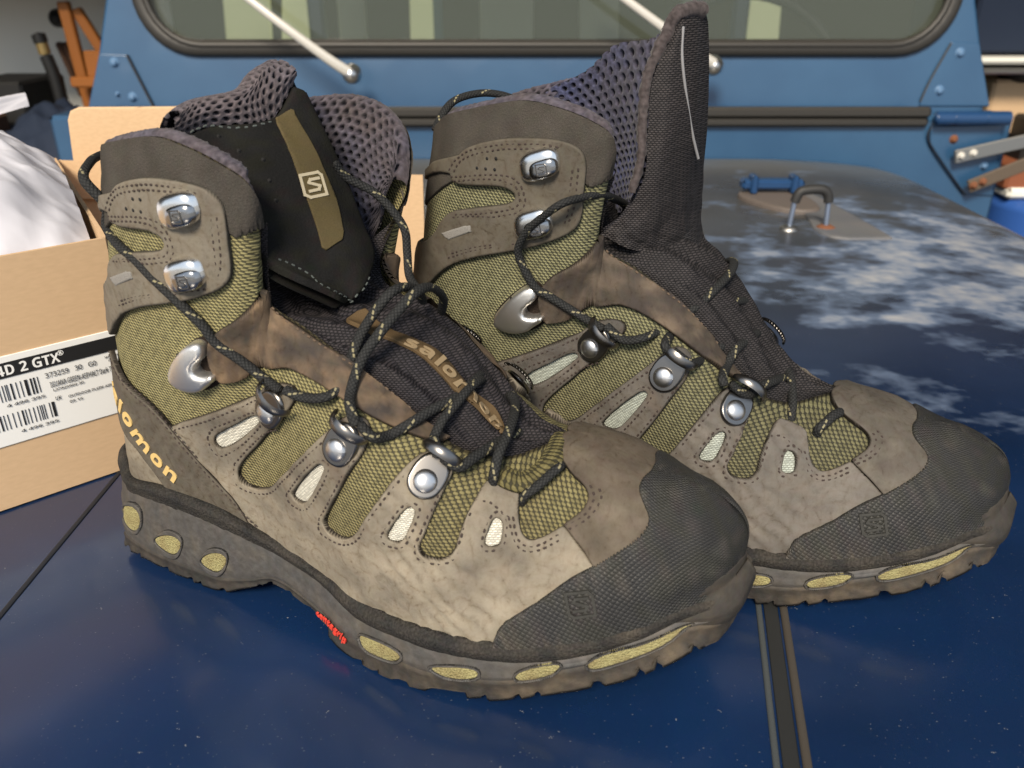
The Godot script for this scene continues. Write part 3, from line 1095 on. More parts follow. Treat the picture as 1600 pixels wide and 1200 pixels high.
func build_boot(called: String, label: String, at: Transform3D, tables: Array, right: bool) -> Boot:
	var B := Boot.new()
	B.outer = metres(tables[0])
	B.inner = metres(tables[1])
	for t in [B.outer, B.inner]:
		for r in t.size():
			var q: PackedFloat32Array = t[r]
			q[6] = q[6] * 100.0
			t[r] = q
	B.sole = metres(tables[2])
	var root := thing(called, label, "boot", "pair of worn hiking boots")
	root.transform = at
	B.root = root
	var mid := Vector3(0.12, 0.07, 0.0)
	B.upper = Patch.new()
	B.upper.fill(Vector2(-21 * 13, -8), Vector2(36 * 13, 100), 57 * 16 + 1, 88, func(u, v): return B.rib(u / 13.0, v / 100.0), func(p): return Vector3(0, 0.0, p.z))
	var U := B.upper
	# judge the outside at a rib on the near side
	if U.n(Vector2(100, 40)).z < 0:
		for k in U.nor.size():
			U.nor[k] = -U.nor[k]
	# along the ridge of the toes both halves share one normal, so that they close
	for i in U.nu:
		var rib_at := fposmod((U.lo.x + i * U.cell.x) / 13.0, 42.0)
		if rib_at > 16.9 and rib_at < 25.1:
			var k := i * U.nv + U.nv - 1
			var flat_n := Vector3(U.nor[k].x, U.nor[k].y, 0.0)
			if rib_at > 20.0 and rib_at < 22.0:
				flat_n = flat_n.normalized().lerp(Vector3(0.55, 0.83, 0), 0.6)
			U.nor[k] = flat_n.normalized()
			U.nor[k - 1] = (U.nor[k - 1] + U.nor[k]).normalized()
	B.base = Patch.new()
	B.base.fill(Vector2(-21 * 13, 0), Vector2(36 * 13, 100), 57 * 10 + 1, 46, func(u, v): return B.wall(u / 13.0, v / 100.0), func(p): return Vector3(0, 0, p.z))
	var W := B.base
	if W.n(Vector2(100, 40)).z < 0:
		for k in W.nor.size():
			W.nor[k] = -W.nor[k]
	var edge_flush := func(c: Vector2): return c.y > 99.8 or c.y < -4.0
	var keep_ends := func(c: Vector2): return c.y > 99.8 or c.y < -4.0

	# --- colours; the rear boot has shade mixed into its tones
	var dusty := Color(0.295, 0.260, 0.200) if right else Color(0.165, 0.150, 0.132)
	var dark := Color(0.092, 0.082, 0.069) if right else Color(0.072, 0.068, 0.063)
	var leather_col := func(p: Vector3, c: Vector2):
		var a := noise.get_noise_3d(p.x * 600, p.y * 900, p.z * 900 + (0 if right else 500)) * 0.5 + 0.5
		var b := fine.get_noise_3d(p.x * 1400, p.y * 1400, p.z * 1400) * 0.5 + 0.5
		var w := clampf(0.15 + a * 1.15 - maxf(0.0, p.y - 0.050) * 13.0 * (b + 0.15), 0.0, 1.0)
		var k := dark.lerp(dusty, w)
		var rust := clampf((b - 0.55) * 2.5, 0, 1) * clampf((p.y - 0.03) * 14.0, 0, 1)
		k = k.lerp(Color(0.20, 0.125, 0.07), rust * 0.35)
		return k * (0.85 + 0.3 * b)
	var vamp_col := func(p: Vector3, c: Vector2):
		var a := noise.get_noise_3d(p.x * 1100, p.y * 1100, p.z * 1100) * 0.5 + 0.5
		var b := fine.get_noise_3d(p.x * 1600, p.y * 1600, p.z * 1600) * 0.5 + 0.5
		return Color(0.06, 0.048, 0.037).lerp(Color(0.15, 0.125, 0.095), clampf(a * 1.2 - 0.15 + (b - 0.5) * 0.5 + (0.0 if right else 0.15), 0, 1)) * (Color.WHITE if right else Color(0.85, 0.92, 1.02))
	var instep_col := func(p: Vector3, c: Vector2):
		var a := noise.get_noise_3d(p.x * 1500, p.y * 1500, p.z * 1500) * 0.5 + 0.5
		var b := fine.get_noise_3d(p.x * 900 + 50, p.y * 2600, p.z * 900) * 0.5 + 0.5
		return Color(0.045, 0.038, 0.032).lerp(Color(0.20, 0.138, 0.086) if right else Color(0.135, 0.105, 0.078), clampf(a * b * 2.6 - 0.32, 0, 1))
	var patch_col := func(p: Vector3, c: Vector2):
		var a := noise.get_noise_3d(p.x * 900, p.y * 900, p.z * 900) * 0.5 + 0.5
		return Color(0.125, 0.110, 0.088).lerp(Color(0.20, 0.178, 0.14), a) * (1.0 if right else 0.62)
	var strap_col := func(p: Vector3, c: Vector2):
		var a := noise.get_noise_3d(p.x * 900, p.y * 900, p.z * 900) * 0.5 + 0.5
		var line := 0.5 + 0.5 * sin((p.x * 0.8 + p.y * 0.6) * 3600.0)
		return Color(0.085, 0.075, 0.060).lerp(Color(0.150, 0.132, 0.104), a) * (0.85 + 0.15 * line)
	var suede_col := func(p: Vector3, c: Vector2):
		var a := noise.get_noise_3d(p.x * 1300, p.y * 1300, p.z * 1300) * 0.5 + 0.5
		return Color(0.070, 0.062, 0.054).lerp(Color(0.128, 0.116, 0.100), a)
	var weave_col := func(p: Vector3, c: Vector2):
		var a := noise.get_noise_3d(p.x * 800, p.y * 800, p.z * 800) * 0.5 + 0.5
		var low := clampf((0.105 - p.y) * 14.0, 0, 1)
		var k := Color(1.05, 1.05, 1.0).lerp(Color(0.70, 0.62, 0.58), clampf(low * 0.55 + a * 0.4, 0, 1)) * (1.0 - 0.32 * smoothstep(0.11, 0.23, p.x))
		if c.y > 96.0 or c.y < 4.0:
			k = Color(0.15, 0.14, 0.14)
		return k if right else Color(k.r * 0.74, k.g * 0.80, k.b * 0.92)  # rear cloth darkened and blued, shade put into its colour
	var cap_col := func(p: Vector3, c: Vector2):
		var a := noise.get_noise_3d(p.x * 900, p.y * 900, p.z * 900) * 0.5 + 0.5
		var b := fine.get_noise_3d(p.x * 3000, p.y * 3000, p.z * 3000) * 0.5 + 0.5
		var k := Color(0.017, 0.0175, 0.0175).lerp(Color(0.034, 0.033, 0.030), a)
		k = k.lerp(Color(0.085, 0.076, 0.064), clampf((b - 0.58) * 2.0, 0, 0.35))
		return k.lerp(Color(0.16, 0.125, 0.085), clampf((0.050 - p.y) * 22.0 * b - 0.12, 0, 0.5))
	var sole_col := func(p: Vector3, c: Vector2):
		var a := noise.get_noise_3d(p.x * 900, p.y * 900, p.z * 900) * 0.5 + 0.5
		var b := fine.get_noise_3d(p.x * 2200, p.y * 2200, p.z * 2200) * 0.5 + 0.5
		var front := clampf((p.x - 0.17) * 12.0, 0, 1)
		return Color(0.042, 0.040, 0.038).lerp(Color(0.135, 0.106, 0.074), clampf(a * b * 1.9 * (0.5 + 0.6 * front) - 0.1, 0, 1))
	var mid_col := func(p: Vector3, c: Vector2):
		var a := noise.get_noise_3d(p.x * 900, p.y * 900, p.z * 900) * 0.5 + 0.5
		var b := fine.get_noise_3d(p.x * 2200, p.y * 2200, p.z * 2200) * 0.5 + 0.5
		return Color(0.070, 0.072, 0.076).lerp(Color(0.145, 0.125, 0.10), clampf(a * 1.3 * b, 0, 1))
	var wrinkle := func(c: Vector2):
		var p := U.p(c)
		return noise.get_noise_3d(p.x * 1500, p.y * 1500, p.z * 1500) * 0.0006 + fine.get_noise_3d(p.x * 2600, p.y * 1300, p.z * 1300) * 0.0004 + sin((p.x * 0.85 + p.y * 0.75) * 1050.0 + noise.get_noise_3d(p.x * 700, p.y * 700, p.z * 700) * 5.0) * 0.00055 * smoothstep(0.165, 0.20, p.x) * smoothstep(0.262, 0.225, p.x)

	# --- cloth under everything
	put("cloth_upper", sheet(U, Vector2(-21 * 13, -6), Vector2(21 * 13, 100), 42 * 5, 36, func(c, p): return noise.get_noise_3d(p.x * 1200, p.y * 1200, p.z * 1200) * 0.0005, weave_col), M.weave, root)

	# --- leather and rubber pieces, on both sides of the foot
	for side in [1.0, -1.0]:
		var coarse: float = 1.0 if side > 0 else 1.7
		for spec in [["leather_overlay", 0.0, 0.0023, "leather", leather_col, wrinkle], ["instep_leather", 0.0011, 0.0017, "leather", instep_col, wrinkle], ["vamp_leather", 0.0014, 0.0018, "leather", vamp_col, wrinkle], ["heel_strap", 0.0016, 0.0016, "leather", strap_col, none]]:
			var loops: Array = PIECES[spec[0]]
			var holes := []
			for k in range(1, loops.size()):
				holes.append(chaikin(chart(loops[k], side), 2))
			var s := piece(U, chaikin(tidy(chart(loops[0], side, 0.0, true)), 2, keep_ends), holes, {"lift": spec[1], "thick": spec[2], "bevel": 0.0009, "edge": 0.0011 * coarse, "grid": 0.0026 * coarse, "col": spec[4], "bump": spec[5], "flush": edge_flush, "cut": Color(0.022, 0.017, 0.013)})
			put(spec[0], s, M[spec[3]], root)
		for nm in ["insert_a", "insert_b", "insert_c", "insert_d"]:
			put("pale_insert", piece(U, chaikin(chart(PIECES[nm][0], side), 2), [], {"lift": 0.0002, "thick": 0.0004, "edge": 0.0014, "grid": 0.003, "tile": 0.006, "col": func(p, c): return Color(1, 1, 1) if right else Color(0.62, 0.70, 0.72)}), M.pale_cloth, root)  # rear inserts tinted duller to stand for shade
	put("collar_band", piece(U, chaikin(tidy(around(PIECES["collar_band"][0], 0.0)), 2, keep_ends), [], {"lift": 0.0, "thick": 0.0012, "edge": 0.0014, "grid": 0.003, "col": suede_col, "bump": wrinkle, "flush": edge_flush}), M.suede, root)
	put("hook_panel", piece(U, chaikin(tidy(around(PIECES["hook_patch"][0], 0.0)), 2), [], {"lift": 0.0009, "thick": 0.0019, "bevel": 0.0012, "edge": 0.0011, "grid": 0.0028, "col": patch_col, "bump": wrinkle, "cut": Color(0.05, 0.045, 0.038)}), M.leather, root)
	put("heel_counter", piece(U, chaikin(tidy(around(PIECES["heel_counter"][0], 0.0)), 1, keep_ends), [], {"lift": 0.0002, "thick": 0.0016, "edge": 0.0014, "grid": 0.003, "col": leather_col, "flush": edge_flush}), M.leather, root)
	var ridge := chart(SPOTS["cap_ridge"])
	ridge.insert(0, ridge[0] + Vector2(-1.0, 12.0))
	var turn := 1.0
	var cap_bump := func(c: Vector2):
		var p := U.p(c)
		# a raised sweep that curls over the toe
		var best := 1e9
		var side := 1.0
		var q := Vector2(c.x if c.x < 273.0 else 546.0 - c.x, c.y)
		for i in ridge.size() - 1:
			var e := Geometry2D.get_closest_point_to_segment(q, ridge[i], ridge[i + 1])
			var d := e.distance_to(q)
			if d < best:
				best = d
				side = signf((ridge[i + 1] - ridge[i]).cross(q - ridge[i]))
		return 0.0013 * smoothstep(-3.0, 3.0, best * side * turn) * smoothstep(4.0, 16.0, c.y) + noise.get_noise_3d(p.x * 1500, p.y * 1500, p.z * 1500) * 0.0003
	put("toe_cap", piece(U, chaikin(tidy(around(PIECES["toe_cap"][0], 21.0)), 2, keep_ends), [], {"lift": 0.0027, "thick": 0.0014, "bevel": 0.0011, "edge": 0.0012, "grid": 0.0024, "tile": 0.0082, "planar": false, "col": cap_col, "bump": cap_bump, "flush": edge_flush}), M.toe_rubber, root)
	put("brand_tag", piece(U, chart(PIECES["brand_tag"][0]), [], {"lift": 0.0025, "thick": 0.0008, "edge": 0.0012, "grid": 0.003, "col": func(p, c): return Color(0.28, 0.27, 0.25)}), M.ribbon, root)

	# --- stitching
	var sts := Soup.new()
	var lifts := {"patch": 0.0029, "leather": 0.0024, "vamp": 0.0033, "strap": 0.0033, "instep": 0.0029}
	for e in SEAMS:
		var tone := Color(0.036, 0.027, 0.020) if e[0] != "instep" else Color(0.10, 0.07, 0.045)
		stitches(sts, U, chart(e[1]), lifts[e[0]], 0.0026, 0.0018, 0.00040, tone)
	for c in chart(SPOTS["perf"]):
		disc(sts, U.p(c) + U.n(c) * 0.0029, U.n(c), [[0.0007, 0.0], [0.0005, 0.00015], [0.0, 0.0001]], 8, Color(0.008, 0.008, 0.008))
	put("stitching", sts, M.thread, root).set_meta("kind", "stuff")

	# --- padded collar: rolled rim and open-hole lining
	var rim_n := 0
	var L := Patch.new()
	var inside_of := func(s_at: float, d: float):
		# s_at: rib from -8.6 to 8.6; d: millimetres over the rim and down inside
		var top := B.rib(s_at, 1.0)
		var low := B.rib(s_at, 0.55)
		var down := (low - top).normalized()
		var tang := (B.rib(s_at + 0.05, 1.0) - B.rib(s_at - 0.05, 1.0)).normalized()
		var inw := tang.cross(down).normalized()
		var to_mid := Vector3(0.095, top.y, 0.0) - top
		if inw.dot(to_mid) < 0.0:
			inw = -inw
		var r := 0.0033
		var deep := lerpf(1.0, 0.12, smoothstep(6.2, 7.9, absf(s_at)))
		if d < 9.0:
			var a := d / 9.0 * PI
			return top + inw * (r - cos(a) * r) - down * sin(a) * r * 0.75
		var go := (d - 9.0) * 0.001 * deep
		return top + inw * (2.0 * r + 0.002 * sin(minf(go / 0.03, 1.0) * PI)) + down * go
	L.fill(Vector2(-7.9 * 13, 0), Vector2(7.9 * 13, 90), 175, 46, func(u, v): return inside_of.call(u / 13.0, v), func(p): return Vector3(0.095, 0.35, 0) - p)
	if L.n(Vector2(40, 40)).dot(Vector3(0.09, 0.15, 0) - L.p(Vector2(40, 40))) < 0.0:
		for k in L.nor.size():
			L.nor[k] = -L.nor[k]
	# arc length along the rim, so that holes keep their size
	var arc := PackedFloat32Array([0.0])
	for k in range(1, 175):
		arc.append(arc[k - 1] + L.pos[k * 46 + 12].distance_to(L.pos[(k - 1) * 46 + 12]))
	var lining_tone := Color(0.085, 0.068, 0.064) if right else Color(0.078, 0.063, 0.060)
	put("collar_lining", holed(L, Vector2(-7.9 * 13, 0), Vector2(7.9 * 13, 84), 380, 120, func(c):
		var k := clampf((c.x + 7.9 * 13) / (15.8 * 13) * 174.0, 0, 173.99)
		return Vector2(lerpf(arc[int(k)], arc[int(k) + 1], k - int(k)) * 1000.0, c.y * 1.0), lining_tone, Color(0.066, 0.064, 0.090), 4.2, 7.0), M.knit, root)

	# --- sole
	sole_parts(B, right, sole_col, mid_col)
	# --- metalwork
	hardware(B, right)
	return B

# knitted spacer cloth with open oval holes, as relief
func holed(P: Patch, from: Vector2, to: Vector2, su: int, sv: int, flat: Callable, tone: Color, deep: Color, pitch := 4.3, plain := 0.0) -> Soup:
	var hole := func(c: Vector2):
		var q: Vector2 = flat.call(c)
		var row := floori(q.y / (pitch * 0.80))
		var best := 9.0
		for dr in range(0, 2):
			var r := row + dr
			var x := q.x / pitch + (0.5 if posmod(r, 2) == 1 else 0.0)
			var dx := (x - roundf(x)) * pitch
			var dy := q.y - r * pitch * 0.80
			best = minf(best, sqrt(dx * dx * 1.15 + dy * dy * 0.9))
		return maxf(smoothstep(pitch * 0.17, pitch * 0.31, best), smoothstep(plain, plain * 0.55, q.y) if plain > 0.0 else 0.0)
	var shape := func(c, p):
		return (hole.call(c) - 1.0) * 0.0016 + fine.get_noise_3d(p.x * 6000, p.y * 6000, p.z * 6000) * 0.00012 + (fine.get_noise_3d(p.x * 9000, p.y * 9000, p.z * 9000) * 0.0006 if plain > 0.0 and c.y < plain else 0.0)
	var colour := func(p, c):
		var h: float = hole.call(c)
		var a := noise.get_noise_3d(p.x * 800, p.y * 800, p.z * 800) * 0.5 + 0.5
		var k := tone.lerp(deep, clampf(a * 1.4 - 0.3 + c.y * 0.006, 0, 1)) * (0.8 + 0.4 * a) * (1.0 + 0.75 * fine.get_noise_3d(p.x * 8000, p.y * 8000, p.z * 8000))
		return Color(0.015, 0.014, 0.018).lerp(k, h)
	return sheet(P, from, to, su, sv, shape, colour)

func sole_parts(B: Boot, right: bool, sole_col: Callable, mid_col: Callable) -> void:
	var W := B.base
	var U := B.upper
	# rand: rough dark strip right round, from the welt to the top of the midsole
	var band_col := func(p: Vector3, c: Vector2):
		var a := noise.get_noise_3d(p.x * 1300, p.y * 1300, p.z * 1300) * 0.5 + 0.5
		return Color(0.036, 0.036, 0.036).lerp(Color(0.092, 0.080, 0.065), clampf(a * 1.2 - 0.3 + clampf((p.x - 0.2) * 5.0, 0, 0.5) * a, 0, 1))
	var rand := Soup.new()
	var ru := 42 * 9
	for i in ru + 1:
		var u := -273.0 + 546.0 * i / ru
		var foot := U.p(Vector2(u, -0.5)) - U.n(Vector2(u, -0.5)) * 0.002
		for j in 12:
			var c := Vector2(u, -8.0)
			var p := foot
			var n := W.n(Vector2(u, 4.0))
			if absf(absf(u) - 273.0) < 4.0:
				n = Vector3(1, 0, 0)
			if j > 0:
				c.y = (j - 1) * 3.65
				p = W.p(c)
				var t := c.y / 36.5
				p += n * (0.0026 * sin(PI * clampf(t * 0.96 + 0.04, 0, 1)) + fine.get_noise_3d(p.x * 3500, p.y * 3500, p.z * 3500) * 0.0004 * smoothstep(0.0, 0.3, t) + 0.0002)
			else:
				n = Vector3.UP
			rand.add(p, n, band_col.call(p, c))
	for i in ru:
		for j in 11:
			var q := i * 12 + j
			rand.quad(q, q + 1, q + 13, q + 12)
	rand.relight()
	put("rand", rand, M.rough_rubber, B.root)
	put("midsole", sheet(W, Vector2(-273, 32.0), Vector2(273, 69.5), 42 * 8, 7, func(c, p):
		var t: float = (c.y - 32.0) / 37.5
		return 0.0010 * sin(PI * t) + 0.0009 * smoothstep(0.55, 0.65, t), mid_col), M.rubber, B.root)
	# outsole: side wall with stepped lugs, and the underside
	var tread := Soup.new()
	var nu := 42 * 16
	var rows := 8
	var cols := []
	for i in nu + 1:
		var u := -273.0 + 546.0 * i / nu
		var r := []
		var side_u := absf(u / 13.0)
		# lugs: blocks of uneven length along the edge
		var run := side_u * 1.25 + 0.36 * sin(side_u * 2.1) + 0.2 * sin(side_u * 5.3) + (0.5 if u < 0 else 0.0)
		var f := run - floorf(run)
		var gap := smoothstep(0.0, 0.10, f) * (1.0 - smoothstep(0.78, 0.86, f))
		var step := 0.0010 * f
		for j in rows + 1:
			var t := float(j) / rows
			var c := Vector2(u, lerpf(66.0, 100.0, t))
			var p := W.p(c)
			var n := W.n(c)
			n.y = 0.0
			n = n.normalized()
			var out := 0.0016 * smoothstep(0.0, 0.12, t) + 0.0010 * gap * smoothstep(0.4, 0.8, t)
			p += n * out
			if j >= rows - 1:
				p.y += (1.0 - gap) * (0.0026 + 0.0022 * sin(floorf(run) * 2.7)) + step * 1.6
			p.y += fine.get_noise_3d(p.x * 2500, p.y * 2500, p.z * 2500) * 0.0004
			p.y = maxf(p.y, 0.0006 if B.root.position.y == 0.0 else 0.0006)
			r.append(tread.add(p, n, sole_col.call(p, c)))
		# in under the foot
		var p0 := tread.v[r[rows]]
		var inn := p0.lerp(Vector3(p0.x, p0.y + 0.002, 0.0), 0.35)
		var mid := p0.lerp(Vector3(p0.x, p0.y + 0.003, 0.0), 1.0)
		r.append(tread.add(inn + Vector3(0, 0.002, 0), Vector3.DOWN, sole_col.call(inn, Vector2.ZERO)))
		r.append(tread.add(mid + Vector3(0, 0.002, 0), Vector3.DOWN, sole_col.call(mid, Vector2.ZERO)))
		cols.append(r)
	for i in nu:
		for j in rows + 2:
			tread.quad(cols[i][j], cols[i][j + 1], cols[i + 1][j + 1], cols[i + 1][j])
	tread.relight()
	put("outsole", tread, M.rubber, B.root)
	# the sole curls up over the toe
	var bump := Soup.new()
	var bu := 60
	var bv := 22
	for i in bu + 1:
		var du := lerpf(-2.5, 2.5, float(i) / bu)
		var u := (21.0 + du) * 13.0
		var fade := 1.0 - pow(absf(du) / 2.5, 2.0)
		for j in bv + 1:
			var t := float(j) / bv
			var c := Vector2(u, 0)
			var p: Vector3
			var n: Vector3
			if t < 0.7:
				c.y = lerpf(72.0, 0.0, t / 0.7)
				p = W.p(c)
				n = W.n(c)
			else:
				c.y = lerpf(0.0, 17.0, (t - 0.7) / 0.3) * fade
				p = U.p(c) + U.n(c) * 0.0024
				n = U.n(c)
			n.y *= 0.5
			if absf(du) < 0.12:
				n.z *= absf(du) / 0.12
			n = n.normalized()
			var h := 0.0042 * fade * (0.55 + 0.45 * sin(PI * clampf(t, 0.0, 1.0))) * smoothstep(1.0, 0.93, t) + lerpf(-0.001, 0.0, fade)
			bump.add(p + n * h, n, sole_col.call(p, c).lerp(Color(0.038, 0.036, 0.033), 0.65))
	for i in bu:
		for j in bv:
			var a := i * (bv + 1) + j
			bump.quad(a, a + 1, a + bv + 2, a + bv + 1)
	bump.relight()
	put("toe_bumper", bump, M.rubber, B.root)
	# pale cushion showing through the windows of the midsole
	for side in [1.0, -1.0]:
		for list in CUSHIONS:
			var blank := chart(list, side)
			var heart := Vector2.ZERO
			for q in blank:
				heart += q / blank.size()
			for k in blank.size():
				blank[k] = heart + (blank[k] - heart) * 1.22
			var round := chaikin(blank, 2)
			var middle := Vector2.ZERO
			for q in round:
				middle += q / round.size()
			var wide := PackedVector2Array()
			for q in round:
				wide.append(middle + (q - middle) * 1.0 + (q - middle).normalized() * Vector2(1.1, 3.2))
			var o := put("cushion_window", piece(W, round, [], {"lift": 0.0011, "thick": 0.0006, "bevel": 0.0005, "edge": 0.0009, "grid": 0.002, "col": func(p, c):
				var a := fine.get_noise_3d(p.x * 2500, p.y * 2500, p.z * 2500) * 0.5 + 0.5
				return Color(0.44, 0.41, 0.21).lerp(Color(0.27, 0.21, 0.11), clampf(a * 1.5 - 0.5, 0, 1))}), M.foam, B.root)
			put("window_rim", piece(W, wide, [round], {"lift": 0.0006, "thick": 0.0016, "bevel": 0.0005, "edge": 0.0008, "grid": 0.002, "col": mid_col, "cut": Color(0.018, 0.017, 0.016)}), M.rubber, o)
	if right:
		put("grip_lettering", lettering(W, chart(GRIP_LINE), "contagrip", 0.0052, 0.0022, 0.0007), M.red_print, B.root)
		put("heel_lettering", lettering(U, chart(SPOTS["heel_text"]), "salomon", 0.0085, 0.0029, 0.0008), M.gold_print, B.root)

func pebble(h: Soup, p: Vector3, x: Vector3, y: Vector3, n: Vector3, size: Vector3) -> void:
	var nu := 40
	var nr := 14
	var grid := []
	for r in nr + 1:
		var t := float(r) / nr
		var row := []
		for k in nu + 1:
			var a := TAU * k / nu
			var ex := pow(absf(cos(a)), 0.72) * signf(cos(a)) * size.x * t
			var ey := pow(absf(sin(a)), 0.72) * signf(sin(a)) * size.y * t + 0.12 * ex
			row.append(h.add(p + x * ex + y * ey + n * size.z * pow(maxf(0.0, 1.0 - pow(t, 3.2)), 0.5), n))
		grid.append(row)
	for r in nr:
		for k in nu:
			h.quad(grid[r][k], grid[r][k + 1], grid[r + 1][k + 1], grid[r + 1][k])
	h.relight()

func hardware(B: Boot, right: bool) -> void:
	var U := B.upper
	var hooks := chart(SPOTS["hook"])
	var tips := chart(SPOTS["hook_dir"])
	for side in [1.0, -1.0]:
		var fl := func(c: Vector2): return Vector2(c.x * side, c.y)
		for i in hooks.size():
			var c: Vector2 = fl.call(hooks[i])
			var p := U.p(c) + U.n(c) * 0.0026
			var n := U.n(c)
			var x := (U.p(fl.call(tips[i])) - U.p(c))
			x = (x - n * x.dot(n)).normalized()
			var y := n.cross(x) * (1.0 if n.cross(x).y > 0 else -1.0)
			var h := Soup.new()
			# a pebble-shaped cap, and a smaller pad over its lower corner
			pebble(h, p, x, y, n, Vector3(0.0089, 0.0064, 0.0042))
			var o := put("lace_hook", h, M.chrome, B.root)
			var pd := Soup.new()
			pebble(pd, p + x * 0.0020 - y * 0.0015 + n * 0.0019, x, y, n, Vector3(0.0064, 0.0043, 0.0033))
			put("hook_pad", pd, M.pad_metal, o)
			var m := Soup.new()
			var plate := flat_patch(p + n * 0.0052 + x * 0.0022 - y * 0.0016 - x * 0.01 - y * 0.01, x, y, Vector2(20, 20))
			mark(m, plate, Vector2(10, 10), y, 0.0044, -0.0002, 0.0004, 0.0007)
			put("stamped_mark", m, M.dark_metal, o)
		# the lowest, crescent hook
		if side > 0:
			put("hook_recess", piece(U, chaikin(chart(PIECES["hook_recess"][0], side), 2), [], {"lift": 0.0, "thick": 0.0005, "edge": 0.0014, "grid": 0.003, "col": func(p, c): return Color(0.035, 0.026, 0.02)}), M.suede, B.root)
		var big := put("crescent_hook", piece(U, chaikin(chart(PIECES["lower_hook"][0], side), 2), [], {"lift": 0.0004, "thick": 0.0050, "bevel": 0.0017, "edge": 0.0008, "grid": 0.0015, "dome": 0.0016}), M.satin, B.root)
		var lg := Soup.new()
		var lc: Vector2 = fl.call(chart(SPOTS["lower_hook_logo"])[0])
		mark(lg, U, lc, Vector3(0.25, 1, 0), 0.0056, 0.0053, 0.0005, 0.0006)
		put("stamped_mark", lg, M.dark_metal, big)
		# three lace eyelets: plate, rivet and a half-ring
		var riv := chart(SPOTS["rivet"])
		var lp := chart(SPOTS["loop"])
		for i in 3:
			var c: Vector2 = fl.call(riv[i])
			var n := U.n(c)
			var p := U.p(c) + n * 0.0022
			var y := U.p(fl.call(lp[i])) - U.p(c)
			y = (y - n * y.dot(n)).normalized()
			var x := y.cross(n)
			var s := Soup.new()
			# tear-shaped plate
			var rim := []
			var mids := []
			var rimb := []
			for k in 33:
				var a := TAU * k / 32
				var d := Vector2(cos(a), sin(a)) * 0.0066
				if d.y > 0:
					d.y *= 1.75
					d.x *= 1.0 + 0.22 * d.y / 0.0115
				rimb.append(s.add(p + x * d.x + y * d.y, (x * d.x + y * d.y).normalized()))
				rim.append(s.add(p + x * d.x * 0.97 + y * d.y * 0.97 + n * 0.0012, n))
				mids.append(s.add(p + x * d.x * 0.85 + y * d.y * 0.85 + n * 0.0015, n))
			var hub := s.add(p + n * 0.0013, n)
			for k in 32:
				s.quad(rimb[k], rimb[k + 1], rim[k + 1], rim[k])
				s.quad(rim[k], rim[k + 1], mids[k + 1], mids[k])
				s.tri(hub, mids[k], mids[k + 1])
			s.relight()
			var o := put("lace_eyelet", s, M.dark_metal, B.root)
			var rv := Soup.new()
			disc(rv, p + n * 0.0014, n, [[0.0044, 0.0], [0.0043, 0.0007], [0.0036, 0.0014], [0.0026, 0.0019], [0.0013, 0.0022], [0.0, 0.0023]], 24)
			rv.relight()
			put("rivet", rv, M.rivet, o)
			# the wide half-ring that holds the lace
			var ring := Soup.new()
			var seg := 14
			var prev := []
			for k in seg + 1:
				var a := PI * k / seg
				var row := []
				for e in [-1.0, -0.8, 0.8, 1.0]:
					for q in [0.0, 1.0]:
						pass
				var w0 := 0.0021 * (0.8 + 0.2 * sin(a))
				var cen := p + y * 0.0114 + x * cos(a) * 0.0076 + n * (sin(a) * (0.0068 if side > 0 else 0.0025) + 0.0008)
				var outn := (x * cos(a) + n * sin(a)).normalized()
				for e in [[-1.0, 0.0], [-0.85, 0.0007], [0.0, 0.0010], [0.85, 0.0007], [1.0, 0.0], [0.0, -0.0006]]:
					row.append(ring.add(cen + y * e[0] * w0 + outn * e[1], outn if e[1] >= 0 else -outn))
				if prev:
					for e in 6:
						ring.quad(prev[e], prev[(e + 1) % 6], row[(e + 1) % 6], row[e])
				prev = row
			ring.relight()
			put("half_ring", ring, M.dark_metal if i != 1 else M.dark_metal, o)
	# the squared mark moulded in the toe cap
	var tm := Soup.new()
	var cc := chart(SPOTS["cap_logo"])[0]
	mark(tm, U, cc, Vector3(-0.30, 1, -0.2), 0.0092, 0.0044, 0.0010, 0.0010, Color(0.045, 0.044, 0.042))
	put("moulded_mark", tm, M.rubber, B.root)

# a patch through rows of points
func net_patch(rows: Array, across: int, hint: Vector3, su := 60, sv := 60) -> Patch:
	var t := []
	for r in rows:
		var p := PackedFloat32Array()
		for v in r:
			p.append(v * 0.0001)
		t.append(p)
	var P := Patch.new()
	P.fill(Vector2.ZERO, Vector2((across - 1) * 10.0, (rows.size() - 1) * 10.0), su, sv, func(u, v):
		var r := row_at(t, v / 10.0)
		var c := []
		for k in across:
			c.append(PackedFloat32Array([r[k * 3], r[k * 3 + 1], r[k * 3 + 2]]))
		var q := row_at(c, u / 10.0)
		return Vector3(q[0], q[1], q[2]), func(_p): return hint)
	return P

func thou(list: Array, sx := 0.01, sy := 0.01) -> PackedVector2Array:
	var out := PackedVector2Array()
	for i in range(0, list.size(), 2):
		out.append(Vector2(list[i] * sx, list[i + 1] * sy))
	return out

